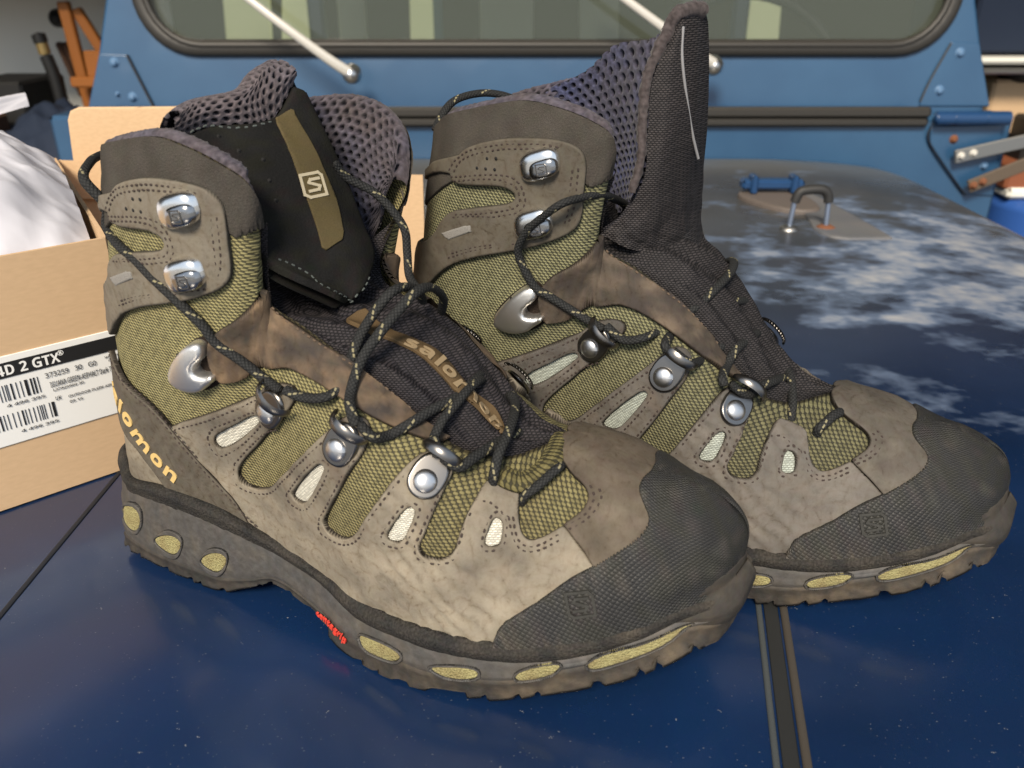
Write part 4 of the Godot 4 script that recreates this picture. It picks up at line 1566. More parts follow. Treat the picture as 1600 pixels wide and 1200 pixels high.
func arch_patch(B: Boot, heights: Array) -> Patch:
	var P := Patch.new()
	P.fill(Vector2(80, 0), Vector2(170, 100), 150, 60, func(u, v):
		var q: float = u / 10.0
		var a := B.rib(q, 1.0) + Vector3(0.001, -0.003, -0.002)
		var b := B.rib(-q, 1.0) + Vector3(0.001, -0.003, 0.002)
		var k: float = clampf(q - 8.0, 0.0, 9.0)
		var i := mini(int(k), 8)
		var h: float = lerpf(heights[i], heights[i + 1], k - i) * 0.001
		var t: float = v / 100.0
		var o := a.lerp(b, 0.5 - 0.5 * cos(t * PI))
		var lift := pow(sin(clampf(t, 0.0, 1.0) * PI), 0.7) * h
		# soft folds that run along the foot
		var fold := sin(t * 26.0 + sin(q * 1.3) * 1.6) * 0.0015 + noise.get_noise_2d(t * 60.0, q * 9.0) * 0.0016
		if t < 0.26 or t > 0.66:
			fold *= 1.7
		lift += fold * sin(clampf(t, 0.0, 1.0) * PI)
		return o + Vector3(0.57, 0.82, 0) * lift, func(_p): return Vector3(0.5, 0.8, 0))
	return P

func laces(B: Boot, list: Array) -> void:
	for l in list:
		var pts := PackedVector3Array()
		for i in range(0, l.size(), 3):
			pts.append(Vector3(l[i], l[i + 1], l[i + 2]) * 0.0001)
		var s := Soup.new()
		tube(s, curve(pts, 8), 0.0020, 12, 0.82, Vector3(0.1, 0.9, 0.4), 0.0165)
		put("lace", s, M.lace, B.root)

func near_boot(at: Transform3D) -> void:
	var B := build_boot("hiking_boot", "front boot of the pair, its black tongue folded back with a tan ribbon", at, [NEAR_OUTER, NEAR_INNER, NEAR_SOLE], true)
	var root := B.root
	# padded tongue: black flap with the ribbon, holed padding rolled over its top
	var F := net_patch(FLAP, 5, Vector3(0.8, 0.4, 0.4))
	var black := func(p: Vector3, c: Vector2):
		var a := noise.get_noise_3d(p.x * 1200, p.y * 1200, p.z * 1200) * 0.5 + 0.5
		return Color(0.015, 0.016, 0.016).lerp(Color(0.034, 0.032, 0.029), a)
	var outline := PackedVector2Array([Vector2(0, 0.4), Vector2(10, 0.3), Vector2(20, 0.3), Vector2(30, 0.3), Vector2(40, 0.3), Vector2(40, 10), Vector2(40, 20), Vector2(40, 30), Vector2(40, 40), Vector2(39.5, 48), Vector2(30, 50), Vector2(20, 50), Vector2(8, 50), Vector2(1, 47), Vector2(0, 40), Vector2(0, 30), Vector2(0, 20), Vector2(0, 10)])
	var tongue := put("tongue_flap", piece(F, chaikin(outline, 1), [], {"lift": 0.0, "thick": 0.0022, "bevel": 0.0012, "edge": 0.0014, "grid": 0.003, "col": black}), M.suede, root)
	put("flap_back", sheet(F, Vector2(0, 0), Vector2(40, 50), 30, 40, func(c, p): return -0.004, black), M.suede, tongue)
	put("ribbon", piece(F, chaikin(thou(FLAP_RIBBON), 1), [], {"lift": 0.0022, "thick": 0.0007, "bevel": 0.0003, "edge": 0.001, "grid": 0.0025, "col": func(p, c):
		var a := fine.get_noise_3d(p.x * 1500, p.y * 1500, p.z * 1500) * 0.5 + 0.5
		return Color(0.105, 0.082, 0.038) * (0.85 + 0.35 * a)}), M.ribbon, tongue)
	var m := Soup.new()
	var lc := thou(FLAP_SPOTS["logo"])[0]
	var lu := thou(FLAP_SPOTS["logo_up"])[0]
	mark(m, F, lc, F.p(lu) - F.p(lc), 0.0086, 0.0031, 0.0011, 0.0003)
	put("ribbon_mark", m, M.print, tongue)
	var st := Soup.new()
	for e in FLAP_SEAMS:
		stitches(st, F, thou(e), 0.0023, 0.003, 0.0021, 0.0004, Color(0.07, 0.08, 0.075))
	for c in thou(FLAP_SPOTS["perf"]):
		disc(st, F.p(c) + F.n(c) * 0.0022, F.n(c), [[0.0009, 0.0], [0.0006, 0.00015], [0.0, 0.0001]], 8, Color(0.004, 0.004, 0.004))
	put("stitching", st, M.thread, tongue).set_meta("kind", "stuff")
	var D := net_patch(FLAP_PAD, 5, Vector3(0.3, 0.9, 0.2), 80, 90)
	var dn := D.n(Vector2(20, 12))
	if dn.dot(Vector3(0.6, 0.7, 0.4)) < 0.0:
		for k in D.nor.size():
			D.nor[k] = -D.nor[k]
	put("tongue_padding", holed(D, Vector2(0, 0), Vector2(40, 48), 130, 170, func(c):
		return Vector2(c.x * 1.75, c.y * 1.05), Color(0.115, 0.095, 0.098), Color(0.08, 0.072, 0.085), 4.6), M.knit, root)
	# folded cloth between tongue and lacing
	var A := arch_patch(B, [-30.0, -24.0, -10.0, 2.0, 9.5, 12.5, 12.0, 10.5, 8.0, 4.0])
	put("tongue_gusset", sheet(A, Vector2(80, 0), Vector2(170, 100), 170, 90, func(c, p): return 0.0, func(p, c):
		var a := noise.get_noise_3d(p.x * 1500, p.y * 1500, p.z * 1500) * 0.5 + 0.5
		return Color(0.5, 0.48, 0.54).lerp(Color(0.95, 0.85, 0.80), a * a), 0.0064, true), M.black_cloth, root)
	var rb := put("woven_ribbon", piece(A, chaikin(thou(ARCH_RIBBON, 0.01, 0.1), 1), [], {"lift": 0.0008, "thick": 0.0009, "bevel": 0.0004, "edge": 0.001, "grid": 0.0022, "col": func(p, c): return Color(0.13, 0.088, 0.045)}), M.ribbon, root)
	put("ribbon_lettering", lettering(A, thou(ARCH_TEXT, 0.01, 0.1), "salomon", 0.0072, 0.0017, 0.0004), M.dull_print, rb)
	var lp := PackedVector3Array()
	for i in range(0, NEAR_LOOP.size(), 3):
		lp.append(Vector3(NEAR_LOOP[i], NEAR_LOOP[i + 1], NEAR_LOOP[i + 2]) * 0.0001)
	var s := Soup.new()
	tube(s, curve(lp, 8), 0.0042, 12, 0.5, Vector3(0.1, 0.8, 0.5), 0.0075, Color(0.42, 0.40, 0.34))
	put("webbing_loop", s, M.weave, root)
	laces(B, NEAR_LACES)

func far_boot(at: Transform3D) -> void:
	var B := build_boot("hiking_boot", "rear boot of the pair, its colours darkened for shade, its tongue pulled up tall and narrow", at, [FAR_OUTER, FAR_INNER, FAR_SOLE], false)
	var root := B.root
	var A := arch_patch(B, [-30.0, -16.0, 2.0, 12.0, 14.0, 14.0, 12.5, 10.5, 8.0, 4.0])
	put("tongue_gusset", sheet(A, Vector2(80, 0), Vector2(170, 100), 170, 90, func(c, p): return 0.0, func(p, c):
		var a := noise.get_noise_3d(p.x * 1500, p.y * 1500, p.z * 1500) * 0.5 + 0.5
		return Color(0.6, 0.58, 0.56).lerp(Color(0.95, 0.9, 0.85), a * a), 0.0064, true), M.black_cloth, root)
	var T := net_patch(TALL_TONGUE, 5, Vector3(0.4, 0.3, 0.8), 50, 90)
	var fold := func(c: Vector2, p: Vector3):
		var low := clampf(1.0 - c.y / 26.0, 0, 1)
		return noise.get_noise_2d(c.x * 2.0 + c.y, c.y * 2.4) * 0.0022 * low + sin(c.x * 0.22 + c.y * 0.2) * 0.0007 * low
	put("tall_tongue", sheet(T, Vector2(0, 0), Vector2(40, 60), 90, 150, fold, func(p, c):
		var a := noise.get_noise_3d(p.x * 1500, p.y * 1500, p.z * 1500) * 0.5 + 0.5
		return Color(0.75, 0.72, 0.68).lerp(Color(1.15, 1.05, 0.95), a * a) if c.x < 27.0 else Color(0.8, 0.8, 0.78), 0.0066, true), M.black_cloth, root)
	put("tongue_back", sheet(T, Vector2(0, 0), Vector2(40, 60), 40, 60, func(c, p): return -0.007, func(p, c): return Color(0.9, 0.9, 1.1), 0.0064, true), M.black_cloth, root)
	var wl := PackedVector3Array()
	for i in range(0, TALL_EDGE.size(), 3):
		wl.append(Vector3(TALL_EDGE[i], TALL_EDGE[i + 1], TALL_EDGE[i + 2]) * 0.0001 + Vector3(-0.0005, 0.0, 0.0035))
	var s := Soup.new()
	tube(s, curve(wl, 8), 0.0006, 8, 1.0, Vector3.UP, 0.01, Color(0.22, 0.22, 0.23))
	put("binding_edge", s, M.thread, root)
	var D := net_patch(TALL_LINING, 6, Vector3(0.2, 0.3, 0.9), 90, 60)
	put("tongue_lining", holed(D, Vector2(0, 0), Vector2(50, 30), 190, 170, func(c):
		return Vector2(c.x * 1.55, c.y * 2.2), Color(0.078, 0.072, 0.090), Color(0.045, 0.052, 0.105), 4.3), M.knit, root)
	# soft roll over the tongue's top
	var roll := PackedVector3Array()
	for q in [0.0, 8.0, 16.0, 24.0, 32.0, 40.0]:
		roll.append(T.p(Vector2(q, 60)) + Vector3(-0.003, 0.001, -0.001))
	for q in [48.0, 36.0, 24.0, 12.0]:
		pass
	var rs := Soup.new()
	var edge := PackedVector3Array()
	for q in [16.0, 24.0, 32.0, 40.0, 46.0, 52.0, 58.0]:
		edge.append(T.p(Vector2(0, q)) + Vector3(-0.0025, 0.0, 0.0))
	for q in [6.0, 14.0, 22.0, 30.0, 40.0]:
		edge.append(T.p(Vector2(q, 60)) + Vector3(-0.002, 0.0015, 0.0))
	tube(rs, curve(edge, 40), 0.0017, 24, 1.0, Vector3(0, 0.2, 1), 0.01, Color(0.062, 0.052, 0.052), true, 2.0)
	for k in rs.v.size():
		rs.v[k] += rs.n[k] * fine.get_noise_3dv(rs.v[k] * 5000.0) * 0.0009
		rs.c[k] = rs.c[k] * (1.0 + 0.8 * fine.get_noise_3dv(rs.v[k] * 7000.0))
	put("padded_edge", rs, M.knit, root)
	laces(B, FAR_LACES)

# ---------------------------------------------------------------- the car
func bonnet_y(x: float, z: float) -> float:
	var a := maxf(0.0, absf(x - 0.06) - 0.30)
	var y := -0.30 * a * a - 6.0 * pow(maxf(0.0, a - 0.20), 2.0)
	y -= 0.5 * pow(maxf(0.0, -1.20 - z), 2.0)
	y -= 0.25 * pow(maxf(0.0, z + 0.12), 2.0)
	return y

func car() -> void:
	var car := thing("old_car", "old blue off-road car with a worn bonnet and upright windscreen, under the boots", "car")
	# bonnet, with paint worn to pale clouds
	var size := 1024
	var x0 := -0.80
	var z0 := -1.36
	var span := 1.70
	var small := Image.create(size, size, false, Image.FORMAT_RGB8)
	var cloud := FastNoiseLite.new()
	cloud.seed = 21
	cloud.frequency = 1.0
	cloud.fractal_octaves = 5
	var centres := [[0.50, -0.78, 0.24, 0.20], [0.36, -0.72, 0.15, 0.10], [0.33, -0.72, 0.10, 0.05], [0.45, -0.80, 0.13, 0.07], [0.52, -0.93, 0.16, 0.06], [0.29, -0.80, 0.07, 0.02], [0.45, -0.62, 0.10, 0.04], [0.30, -0.63, 0.08, 0.025], [0.54, -0.70, 0.10, 0.08], [0.42, -0.52, 0.06, 0.03], [0.40, -0.98, 0.05, 0.04], [0.50, -0.55, 0.08, 0.05]]
	for j in size:
		for i in size:
			var x := x0 + span * i / size
			var z := z0 + span * j / size
			var w := -0.42
			if x > 0.12:
				for q in centres:
					var dx: float = (x - q[0]) / q[2]
					var dz: float = (z - q[1]) / q[3]
					w = maxf(w, 0.95 - 0.95 * sqrt(dx * dx + dz * dz))
			var n := cloud.get_noise_2d(x * 10.0, z * 12.0) + 0.35 * cloud.get_noise_2d(x * 45.0, z * 60.0)
			var f := clampf((w + n * 1.15) * 0.62 + 0.06, 0.0, 1.0) if x > 0.12 and z < -0.4 else 0.0
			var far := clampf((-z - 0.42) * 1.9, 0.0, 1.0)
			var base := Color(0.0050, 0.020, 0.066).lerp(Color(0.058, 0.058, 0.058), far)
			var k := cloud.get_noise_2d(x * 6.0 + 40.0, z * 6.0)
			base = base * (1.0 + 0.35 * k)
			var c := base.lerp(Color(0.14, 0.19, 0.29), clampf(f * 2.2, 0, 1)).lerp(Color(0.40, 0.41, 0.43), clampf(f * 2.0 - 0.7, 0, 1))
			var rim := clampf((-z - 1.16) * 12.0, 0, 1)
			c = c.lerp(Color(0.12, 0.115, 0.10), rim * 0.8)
			small.set_pixel(i, j, Color(c.r, c.g, c.b).linear_to_srgb())
	var big := small
	big.resize(2048, 2048, Image.INTERPOLATE_CUBIC)
	var paint := mat(Color.WHITE, 0.30, 0, 0.5)
	paint.albedo_texture = ImageTexture.create_from_image(big)
	var dust := Image.create(1024, 1024, false, Image.FORMAT_RGBA8)
	dust.fill(Color(0.7, 0.71, 0.7, 0.0))
	for k in 5200:
		var px := rng.randi_range(1, 1021)
		var py := rng.randi_range(1, 1021)
		var al := pow(rng.randf(), 4.0) * 0.30 + 0.02
		dust.set_pixel(px, py, Color(0.72, 0.73, 0.72, al))
		if rng.randf() < 0.25:
			dust.set_pixel(px + 1, py, Color(0.72, 0.73, 0.72, al * 0.8))
		if rng.randf() < 0.012:
			for q in 3:
				dust.set_pixel(px + rng.randi_range(-1, 2), py + rng.randi_range(-1, 2), Color(0.7, 0.7, 0.68, 0.5))
	paint.detail_enabled = true
	paint.detail_albedo = ImageTexture.create_from_image(dust)
	paint.detail_blend_mode = BaseMaterial3D.BLEND_MODE_MIX
	paint.detail_uv_layer = BaseMaterial3D.DETAIL_UV_2
	paint.uv2_triplanar = true
	paint.uv2_scale = Vector3.ONE * 3.3
	paint.roughness_texture = noise_tex(512, 0.012, Color(0.55, 0.55, 0.55), Color(1, 1, 1), FastNoiseLite.TYPE_SIMPLEX, 43, 5)
	paint.roughness = 0.42
	paint.clearcoat_enabled = true
	paint.clearcoat = 0.7
	paint.clearcoat_roughness = 0.16
	paint.clearcoat_texture = image_tex(64, 64, func(x, y):
		var z: float = z0 + span * y / 64.0
		var g: float = lerpf(0.05, 1.0, smoothstep(-0.66, -0.38, z))
		return Color(g, g, g))
	var s := Soup.new()
	var nx := 150
	var nz := 110
	for i in nx + 1:
		for j in nz + 1:
			var x := lerpf(x0, x0 + 1.64, float(i) / nx)
			var z := lerpf(-1.335, 0.30, float(j) / nz)
			s.add(Vector3(x, bonnet_y(x, z), z), Vector3.UP, Color.WHITE, Vector2((x - x0) / span, (z - z0) / span))
	for i in nx:
		for j in nz:
			var a := i * (nz + 1) + j
			s.quad(a, a + 1, a + nz + 2, a + nz + 1)
	s.relight()
	var bonnet := put("bonnet", s, paint, car)
	# centre hinge strip: two raised lips with a channel between them
	for q in [[-0.0030, 0.0026, 0.0009, M.strip_light], [0.0022, 0.0060, 0.0004, M.strip_dark], [0.0078, 0.0034, 0.0012, M.strip_brown]]:
		var h := Soup.new()
		var line := PackedVector3Array()
		for k in 40:
			var z := lerpf(0.25, -0.60, k / 39.0)
			var x: float = 0.113 + (-0.296 - z) * 0.19 + q[0]
			line.append(Vector3(x, bonnet_y(x, z) + 0.0002, z))
		tube(h, line, q[1] * 0.5, 12, q[2] / (q[1] * 0.5), Vector3.UP, 0.01)
		put("hinge_strip", h, q[3], bonnet)
	# pressed ridge that runs on to the back
	var rd := Soup.new()
	var rl := PackedVector3Array()
	for k in 30:
		var z := lerpf(-0.58, -1.15, k / 29.0)
		rl.append(Vector3(0.168 + (-0.58 - z) * 0.10, bonnet_y(0.2, z) - 0.001, z))
	tube(rd, rl, 0.010, 10, 0.26, Vector3.UP, 0.05)
	put("pressed_ridge", rd, M.worn_paint, bonnet)
	# panel gap on the left
	var gp := Soup.new()
	var gl := PackedVector3Array()
	for k in 24:
		var z := lerpf(-0.50, 0.10, k / 23.0)
		var x := -0.216 - 0.012 * k / 23.0
		gl.append(Vector3(x, bonnet_y(x, z) + 0.0002, z))
	tube(gp, gl, 0.0014, 8, 0.35, Vector3.UP, 0.05)
	put("panel_gap", gp, M.gap, bonnet)
	# raised plate with its bracket and bail handle
	var pl := flat_patch(Vector3(0.25, 0.0, -0.845), Vector3.RIGHT, Vector3(0, 0, -1), Vector2(200, 300))
	for k in pl.pos.size():
		pl.pos[k].y = 0.0
	var plate := PackedVector2Array([Vector2(72, 6), Vector2(150, 6), Vector2(152, 14), Vector2(142, 140), Vector2(128, 225), Vector2(100, 232), Vector2(92, 120)])
	put("raised_plate", piece(pl, chaikin(plate, 2), [], {"lift": -0.002, "thick": 0.0045, "bevel": 0.004, "edge": 0.004, "grid": 0.012, "col": func(p, c):
		var a := noise.get_noise_3d(p.x * 200, 0, p.z * 200) * 0.5 + 0.5
		return Color(0.20, 0.185, 0.17).lerp(Color(0.07, 0.085, 0.11), a)}), M.worn_vertex, bonnet)
	var br := put("latch_bracket", piece(pl, chaikin(PackedVector2Array([Vector2(30, 180), Vector2(60, 120), Vector2(95, 105), Vector2(118, 125), Vector2(112, 215), Vector2(36, 215)]), 2), [], {"lift": -0.001, "thick": 0.007, "bevel": 0.004, "edge": 0.004, "grid": 0.012, "col": func(p, c): return Color(0.12, 0.10, 0.09)}), M.worn_vertex, bonnet)
	var bb := Soup.new()
	bb.box(Transform3D(Basis(), Vector3(0.325, 0.016, -1.045)), Vector3(0.078, 0.012, 0.02), Color.WHITE, 0.003)
	bb.box(Transform3D(Basis(), Vector3(0.300, 0.017, -1.040)), Vector3(0.008, 0.022, 0.022), Color.WHITE, 0.002)
	bb.box(Transform3D(Basis(), Vector3(0.350, 0.017, -1.040)), Vector3(0.008, 0.022, 0.022), Color.WHITE, 0.002)
	put("bracket_block", bb, M.blue_gloss, br)
	var hd := put_tube("bail_handle", [Vector3(0.303, 0.0, -0.893), Vector3(0.304, 0.02, -0.893), Vector3(0.306, 0.036, -0.893), Vector3(0.313, 0.042, -0.893), Vector3(0.331, 0.043, -0.893), Vector3(0.340, 0.038, -0.893), Vector3(0.342, 0.02, -0.893), Vector3(0.343, 0.0, -0.893)], 0.0028, M.chrome_blue, bonnet)
	put_tube("rubber_sleeve", [Vector3(0.305, 0.030, -0.893), Vector3(0.308, 0.039, -0.893), Vector3(0.314, 0.0425, -0.893), Vector3(0.331, 0.0435, -0.893), Vector3(0.339, 0.039, -0.893), Vector3(0.3415, 0.030, -0.893)], 0.0052, M.black_rubber, hd)
	for q in [[0.303, M.steel], [0.343, M.rust]]:
		var ft := Soup.new()
		disc(ft, Vector3(q[0], -0.0004, -0.893), Vector3.UP, [[0.011, 0.0], [0.010, 0.003], [0.006, 0.005], [0.0, 0.0055]], 16)
		ft.relight()
		put("handle_foot", ft, q[1], hd)

	# windscreen frame
	var X := Vector3.RIGHT
	var Y := Vector3(0, 1, -0.12).normalized()
	var o := Vector3(-0.80, -0.30, -1.335)
	var fr := flat_patch(o, X, Y, Vector2(1600, 1100))
	var mm := func(x: float, y: float): return Vector2((x + 0.80) * 1000.0, (y + 0.30) * 1000.0)
	var open := round_rect(mm.call(-0.573, 0.146), mm.call(0.680, 0.66), 85.0)
	var frame := put("windscreen_frame", piece(fr, PackedVector2Array([mm.call(-0.672, 0.052), mm.call(0.752, 0.052), mm.call(0.738, 0.12), mm.call(0.702, 0.24), mm.call(0.660, 0.72), mm.call(-0.58, 0.72), mm.call(-0.615, 0.24), mm.call(-0.645, 0.14)]), [open], {"lift": -0.01, "thick": 0.012, "bevel": 0.006, "edge": 0.02, "grid": 0.07}), M.blue, car)
	var seal_line := PackedVector3Array()
	for q in round_rect(mm.call(-0.566, 0.153), mm.call(0.673, 0.653), 80.0):
		seal_line.append(fr.p(q) + Vector3(0, 0, 0.004))
	seal_line.append(seal_line[0])
	for q in [[0.0, 0.013, 0.75], [0.011, 0.0055, 1.0]]:
		var sl := Soup.new()
		var line := PackedVector3Array()
		for p in seal_line:
			var centre := Vector3(0.05, 0.40, p.z)
			line.append(p + (centre - p).normalized() * q[0] + Vector3(0, 0, 0.006 if q[0] > 0 else 0.0))
		tube(sl, line, q[1], 12, q[2], Vector3(0, 0, 1), 0.05, Color.WHITE, false)
		put("window_seal", sl, M.seal, frame)
	var gl2 := Soup.new()
	gl2.box(Transform3D(Basis(X, Y, X.cross(Y)), fr.p(mm.call(0.05, 0.40)) - Vector3(0, 0, 0.004)), Vector3(1.24, 0.50, 0.004))
	put("windscreen_glass", gl2, M.glass, frame)
	# hinge seal strip and cowl
	var hs := Soup.new()
	hs.box(Transform3D(Basis(), Vector3(0.0, 0.062, -1.332)), Vector3(1.285, 0.016, 0.016), Color.WHITE, 0.004)
	hs.box(Transform3D(Basis(), Vector3(0.0, 0.047, -1.336)), Vector3(1.285, 0.014, 0.016), Color.WHITE, 0.004)
	put("hinge_seal", hs, M.seal, car)
	var cw := Soup.new()
	cw.box(Transform3D(Basis(), Vector3(0.03, -0.09, -1.375)), Vector3(1.50, 0.29, 0.07), Color.WHITE, 0.006)
	put("cowl", cw, M.blue, car)
	# corner plates
	var gR := piece(fr, PackedVector2Array([mm.call(0.678, 0.162), mm.call(0.722, 0.160), mm.call(0.755, 0.067), mm.call(0.644, 0.067), mm.call(0.644, 0.075), mm.call(0.655, 0.107)]), [], {"lift": 0.002, "thick": 0.003, "bevel": 0.002, "edge": 0.004, "grid": 0.02})
	var pR := put("corner_plate", gR, M.blue, frame)
	var gL := piece(fr, PackedVector2Array([mm.call(-0.672, 0.06), mm.call(-0.640, 0.145), mm.call(-0.597, 0.143), mm.call(-0.565, 0.06)]), [], {"lift": 0.002, "thick": 0.003, "bevel": 0.002, "edge": 0.004, "grid": 0.02})
	var pL := put("corner_plate", gL, M.blue, frame)
	put_tube("plate_edge", [fr.p(mm.call(-0.597, 0.143)) + Vector3(0, 0, 0.005), fr.p(mm.call(-0.566, 0.066)) + Vector3(0, 0, 0.005)], 0.0022, M.gap, pL)
	put_tube("plate_edge", [fr.p(mm.call(0.678, 0.160)) + Vector3(0, 0, 0.005), fr.p(mm.call(0.655, 0.108)) + Vector3(0, 0, 0.005), fr.p(mm.call(0.644, 0.075)) + Vector3(0, 0, 0.005)], 0.0015, M.seal, pR)
	for q in [[0.694, 0.146], [0.671, 0.091]]:
		bolt(fr.p(mm.call(q[0], q[1])) + Vector3(0, 0, 0.005), 0.008, M.blue_bolt, pR)
	for q in [[-0.618, 0.132], [-0.597, 0.081], [-0.620, 0.086]]:
		bolt(fr.p(mm.call(q[0], q[1])) + Vector3(0, 0, 0.005), 0.008 if q[0] > -0.62 else 0.004, M.blue_bolt, pL)
	var lo := flat_patch(Vector3(0.5, -0.2, -1.339), X, Vector3.UP, Vector2(400, 400))
	var lm := func(x: float, y: float): return Vector2((x - 0.5) * 1000.0, (y + 0.2) * 1000.0)
	var low := put("hinge_plate", piece(lo, PackedVector2Array([lm.call(0.650, 0.040), lm.call(0.655, 0.013), lm.call(0.728, -0.066), lm.call(0.774, -0.068), lm.call(0.762, 0.043)]), [], {"lift": -0.001, "thick": 0.004, "bevel": 0.002, "edge": 0.004, "grid": 0.02}), M.blue, car)
	put_tube("plate_edge", [Vector3(0.650, 0.040, -1.335), Vector3(0.655, 0.013, -1.335), Vector3(0.728, -0.066, -1.335)], 0.0016, M.gap, low)
	for q in [[0.690, 0.021, M.rust], [0.747, -0.020, M.blue_bolt]]:
		bolt(Vector3(q[0], q[1], -1.336), 0.007, q[2], low)
	for q in [[0.651, 0.676], [0.678, 0.725], [0.727, 0.762]]:
		put_tube("hinge_knuckle", [Vector3(q[0], 0.054, -1.325), Vector3(q[1], 0.054, -1.325)], 0.0105, M.blue_gloss, low)
	for q in [[Vector3(0.690, -0.004, -1.322), Vector3(0.80, 0.024, -1.315), M.steel], [Vector3(0.722, -0.050, -1.320), Vector3(0.80, -0.012, -1.312), M.rusty_steel]]:
		var bar := Soup.new()
		var d: Vector3 = (q[1] - q[0]).normalized()
		bar.box(Transform3D(Basis(d, Vector3(0, 0, 1).cross(d).normalized(), Vector3(0, 0, 1)), (q[0] + q[1]) * 0.5), Vector3(q[0].distance_to(q[1]), 0.021, 0.005), Color.WHITE, 0.0015)
		var bo := put("stay_bar", bar, q[2], low)
		for t in [0.08, 0.24]:
			bolt(q[0].lerp(q[1], t) + Vector3(0, 0, 0.0025), 0.0065, M.white_metal if q[2] == M.steel else M.rust, bo)
	# wipers
	for q in [[Vector3(-0.240, 0.118, -1.325), Vector3(-0.415, 0.250, -1.310)], [Vector3(0.300, 0.130, -1.325), Vector3(0.115, 0.250, -1.310)]]:
		var wp := Soup.new()
		var dir: Vector3 = (q[1] - q[0]).normalized()
		tube(wp, curve(PackedVector3Array([q[0] + Vector3(0, 0.002, 0.012), q[0] + dir * 0.04 + Vector3(0, 0, 0.016), q[0] + dir * 0.12 + Vector3(0, 0, 0.014), q[1]]), 6), 0.0085, 12, 0.7, Vector3(0, 0, 1), 0.05, Color.WHITE, true, 0.6)
		var arm := put("wiper_arm", wp, M.white_metal, car)
		var kb := Soup.new()
		disc(kb, q[0] + Vector3(0, 0, -0.002), Vector3(0, 0, 1), [[0.015, 0.0], [0.014, 0.010], [0.011, 0.016], [0.006, 0.020], [0.0, 0.021]], 20)
		kb.relight()
		put("wiper_hub", kb, M.rivet, arm)
	# steering wheel behind the glass
	var sw := Soup.new()
	var wl := PackedVector3Array()
	for k in 49:
		var a := TAU * k / 48
		wl.append(Vector3(0.46 + cos(a) * 0.20, 0.03 + sin(a) * 0.19, -1.75 - sin(a) * 0.06))
	tube(sw, wl, 0.011, 10, 1.0, Vector3(0, 0, 1), 0.05, Color.WHITE, false)
	var wheel := put("steering_wheel", sw, M.dark_plastic, car)
	put_tube("wheel_spoke", [Vector3(0.27, 0.06, -1.75), Vector3(0.46, 0.02, -1.75), Vector3(0.65, 0.06, -1.75)], 0.008, M.dark_plastic, wheel)
	var ds := Soup.new()
	ds.box(Transform3D(Basis(), Vector3(0.05, -0.04, -1.55)), Vector3(1.30, 0.12, 0.30), Color.WHITE, 0.02)
	put("dashboard", ds, M.dark_plastic, car)
	for q in [-0.25, 0.46]:
		var seat := Soup.new()
		seat.box(Transform3D(Basis().rotated(Vector3.RIGHT, -0.15), Vector3(q, -0.16, -2.35)), Vector3(0.40, 0.46, 0.10), Color.WHITE, 0.03)
		put("seat_back", seat, M.seat, car)
	# roof and rear of the cab
	var cab := Soup.new()
	cab.box(Transform3D(Basis(), Vector3(0.04, 0.74, -2.10)), Vector3(1.34, 0.03, 1.50), Color.WHITE, 0.01)
	put("roof", cab, M.blue, car)
	for q in [-0.66, 0.76]:
		var bd := Soup.new()
		bd.box(Transform3D(Basis(), Vector3(q, -0.30, -2.10)), Vector3(0.05, 0.52, 1.42), Color.WHITE, 0.01)
		put("body_side", bd, M.blue, car)
	for q in [[-0.60, 0.05], [0.70, 0.05]]:
		var post := Soup.new()
		post.box(Transform3D(Basis(), Vector3(q[0], 0.34, -2.80)), Vector3(0.05, 0.80, 0.05), Color.WHITE, 0.01)
		put("rear_post", post, M.blue, car)
	for q in [-0.86, 0.95]:
		var wing := Soup.new()
		wing.box(Transform3D(Basis(), Vector3(q, -0.42, -0.55)), Vector3(0.30, 0.05, 1.20), Color.WHITE, 0.02)
		put("front_wing", wing, M.blue, car)
	var nose := Soup.new()
	nose.box(Transform3D(Basis(), Vector3(0.03, -0.50, -0.52)), Vector3(1.20, 0.70, 1.50), Color.WHITE, 0.02)
	put("engine_bay", nose, M.dark_plastic, car)

func bolt(p: Vector3, r: float, m: Material, parent: Node3D) -> void:
	var s := Soup.new()
	disc(s, p, Vector3(0, 0, 1), [[r, -0.001], [r * 0.95, 0.0012], [r * 0.6, 0.0016], [r * 0.55, 0.0045], [r * 0.4, 0.0055], [0.0, 0.0056]], 16)
	s.relight()
	put("bolt", s, m, parent)

func put_tube(called: String, pts: Array, r: float, m: Material, parent: Node3D) -> MeshInstance3D:
	var s := Soup.new()
	tube(s, curve(PackedVector3Array(pts), 6), r, 12, 1.0, Vector3(0.05, 0.1, 1), 0.05)
	return put(called, s, m, parent)

func round_rect(a: Vector2, b: Vector2, r: float) -> PackedVector2Array:
	var out := PackedVector2Array()
	for q in [[b.x - r, b.y - r, 0.0], [a.x + r, b.y - r, 90.0], [a.x + r, a.y + r, 180.0], [b.x - r, a.y + r, 270.0]]:
		for k in 9:
			var t := deg_to_rad(q[2] + k * 11.25)
			out.append(Vector2(q[0] + cos(t) * r, q[1] + sin(t) * r))
	return out

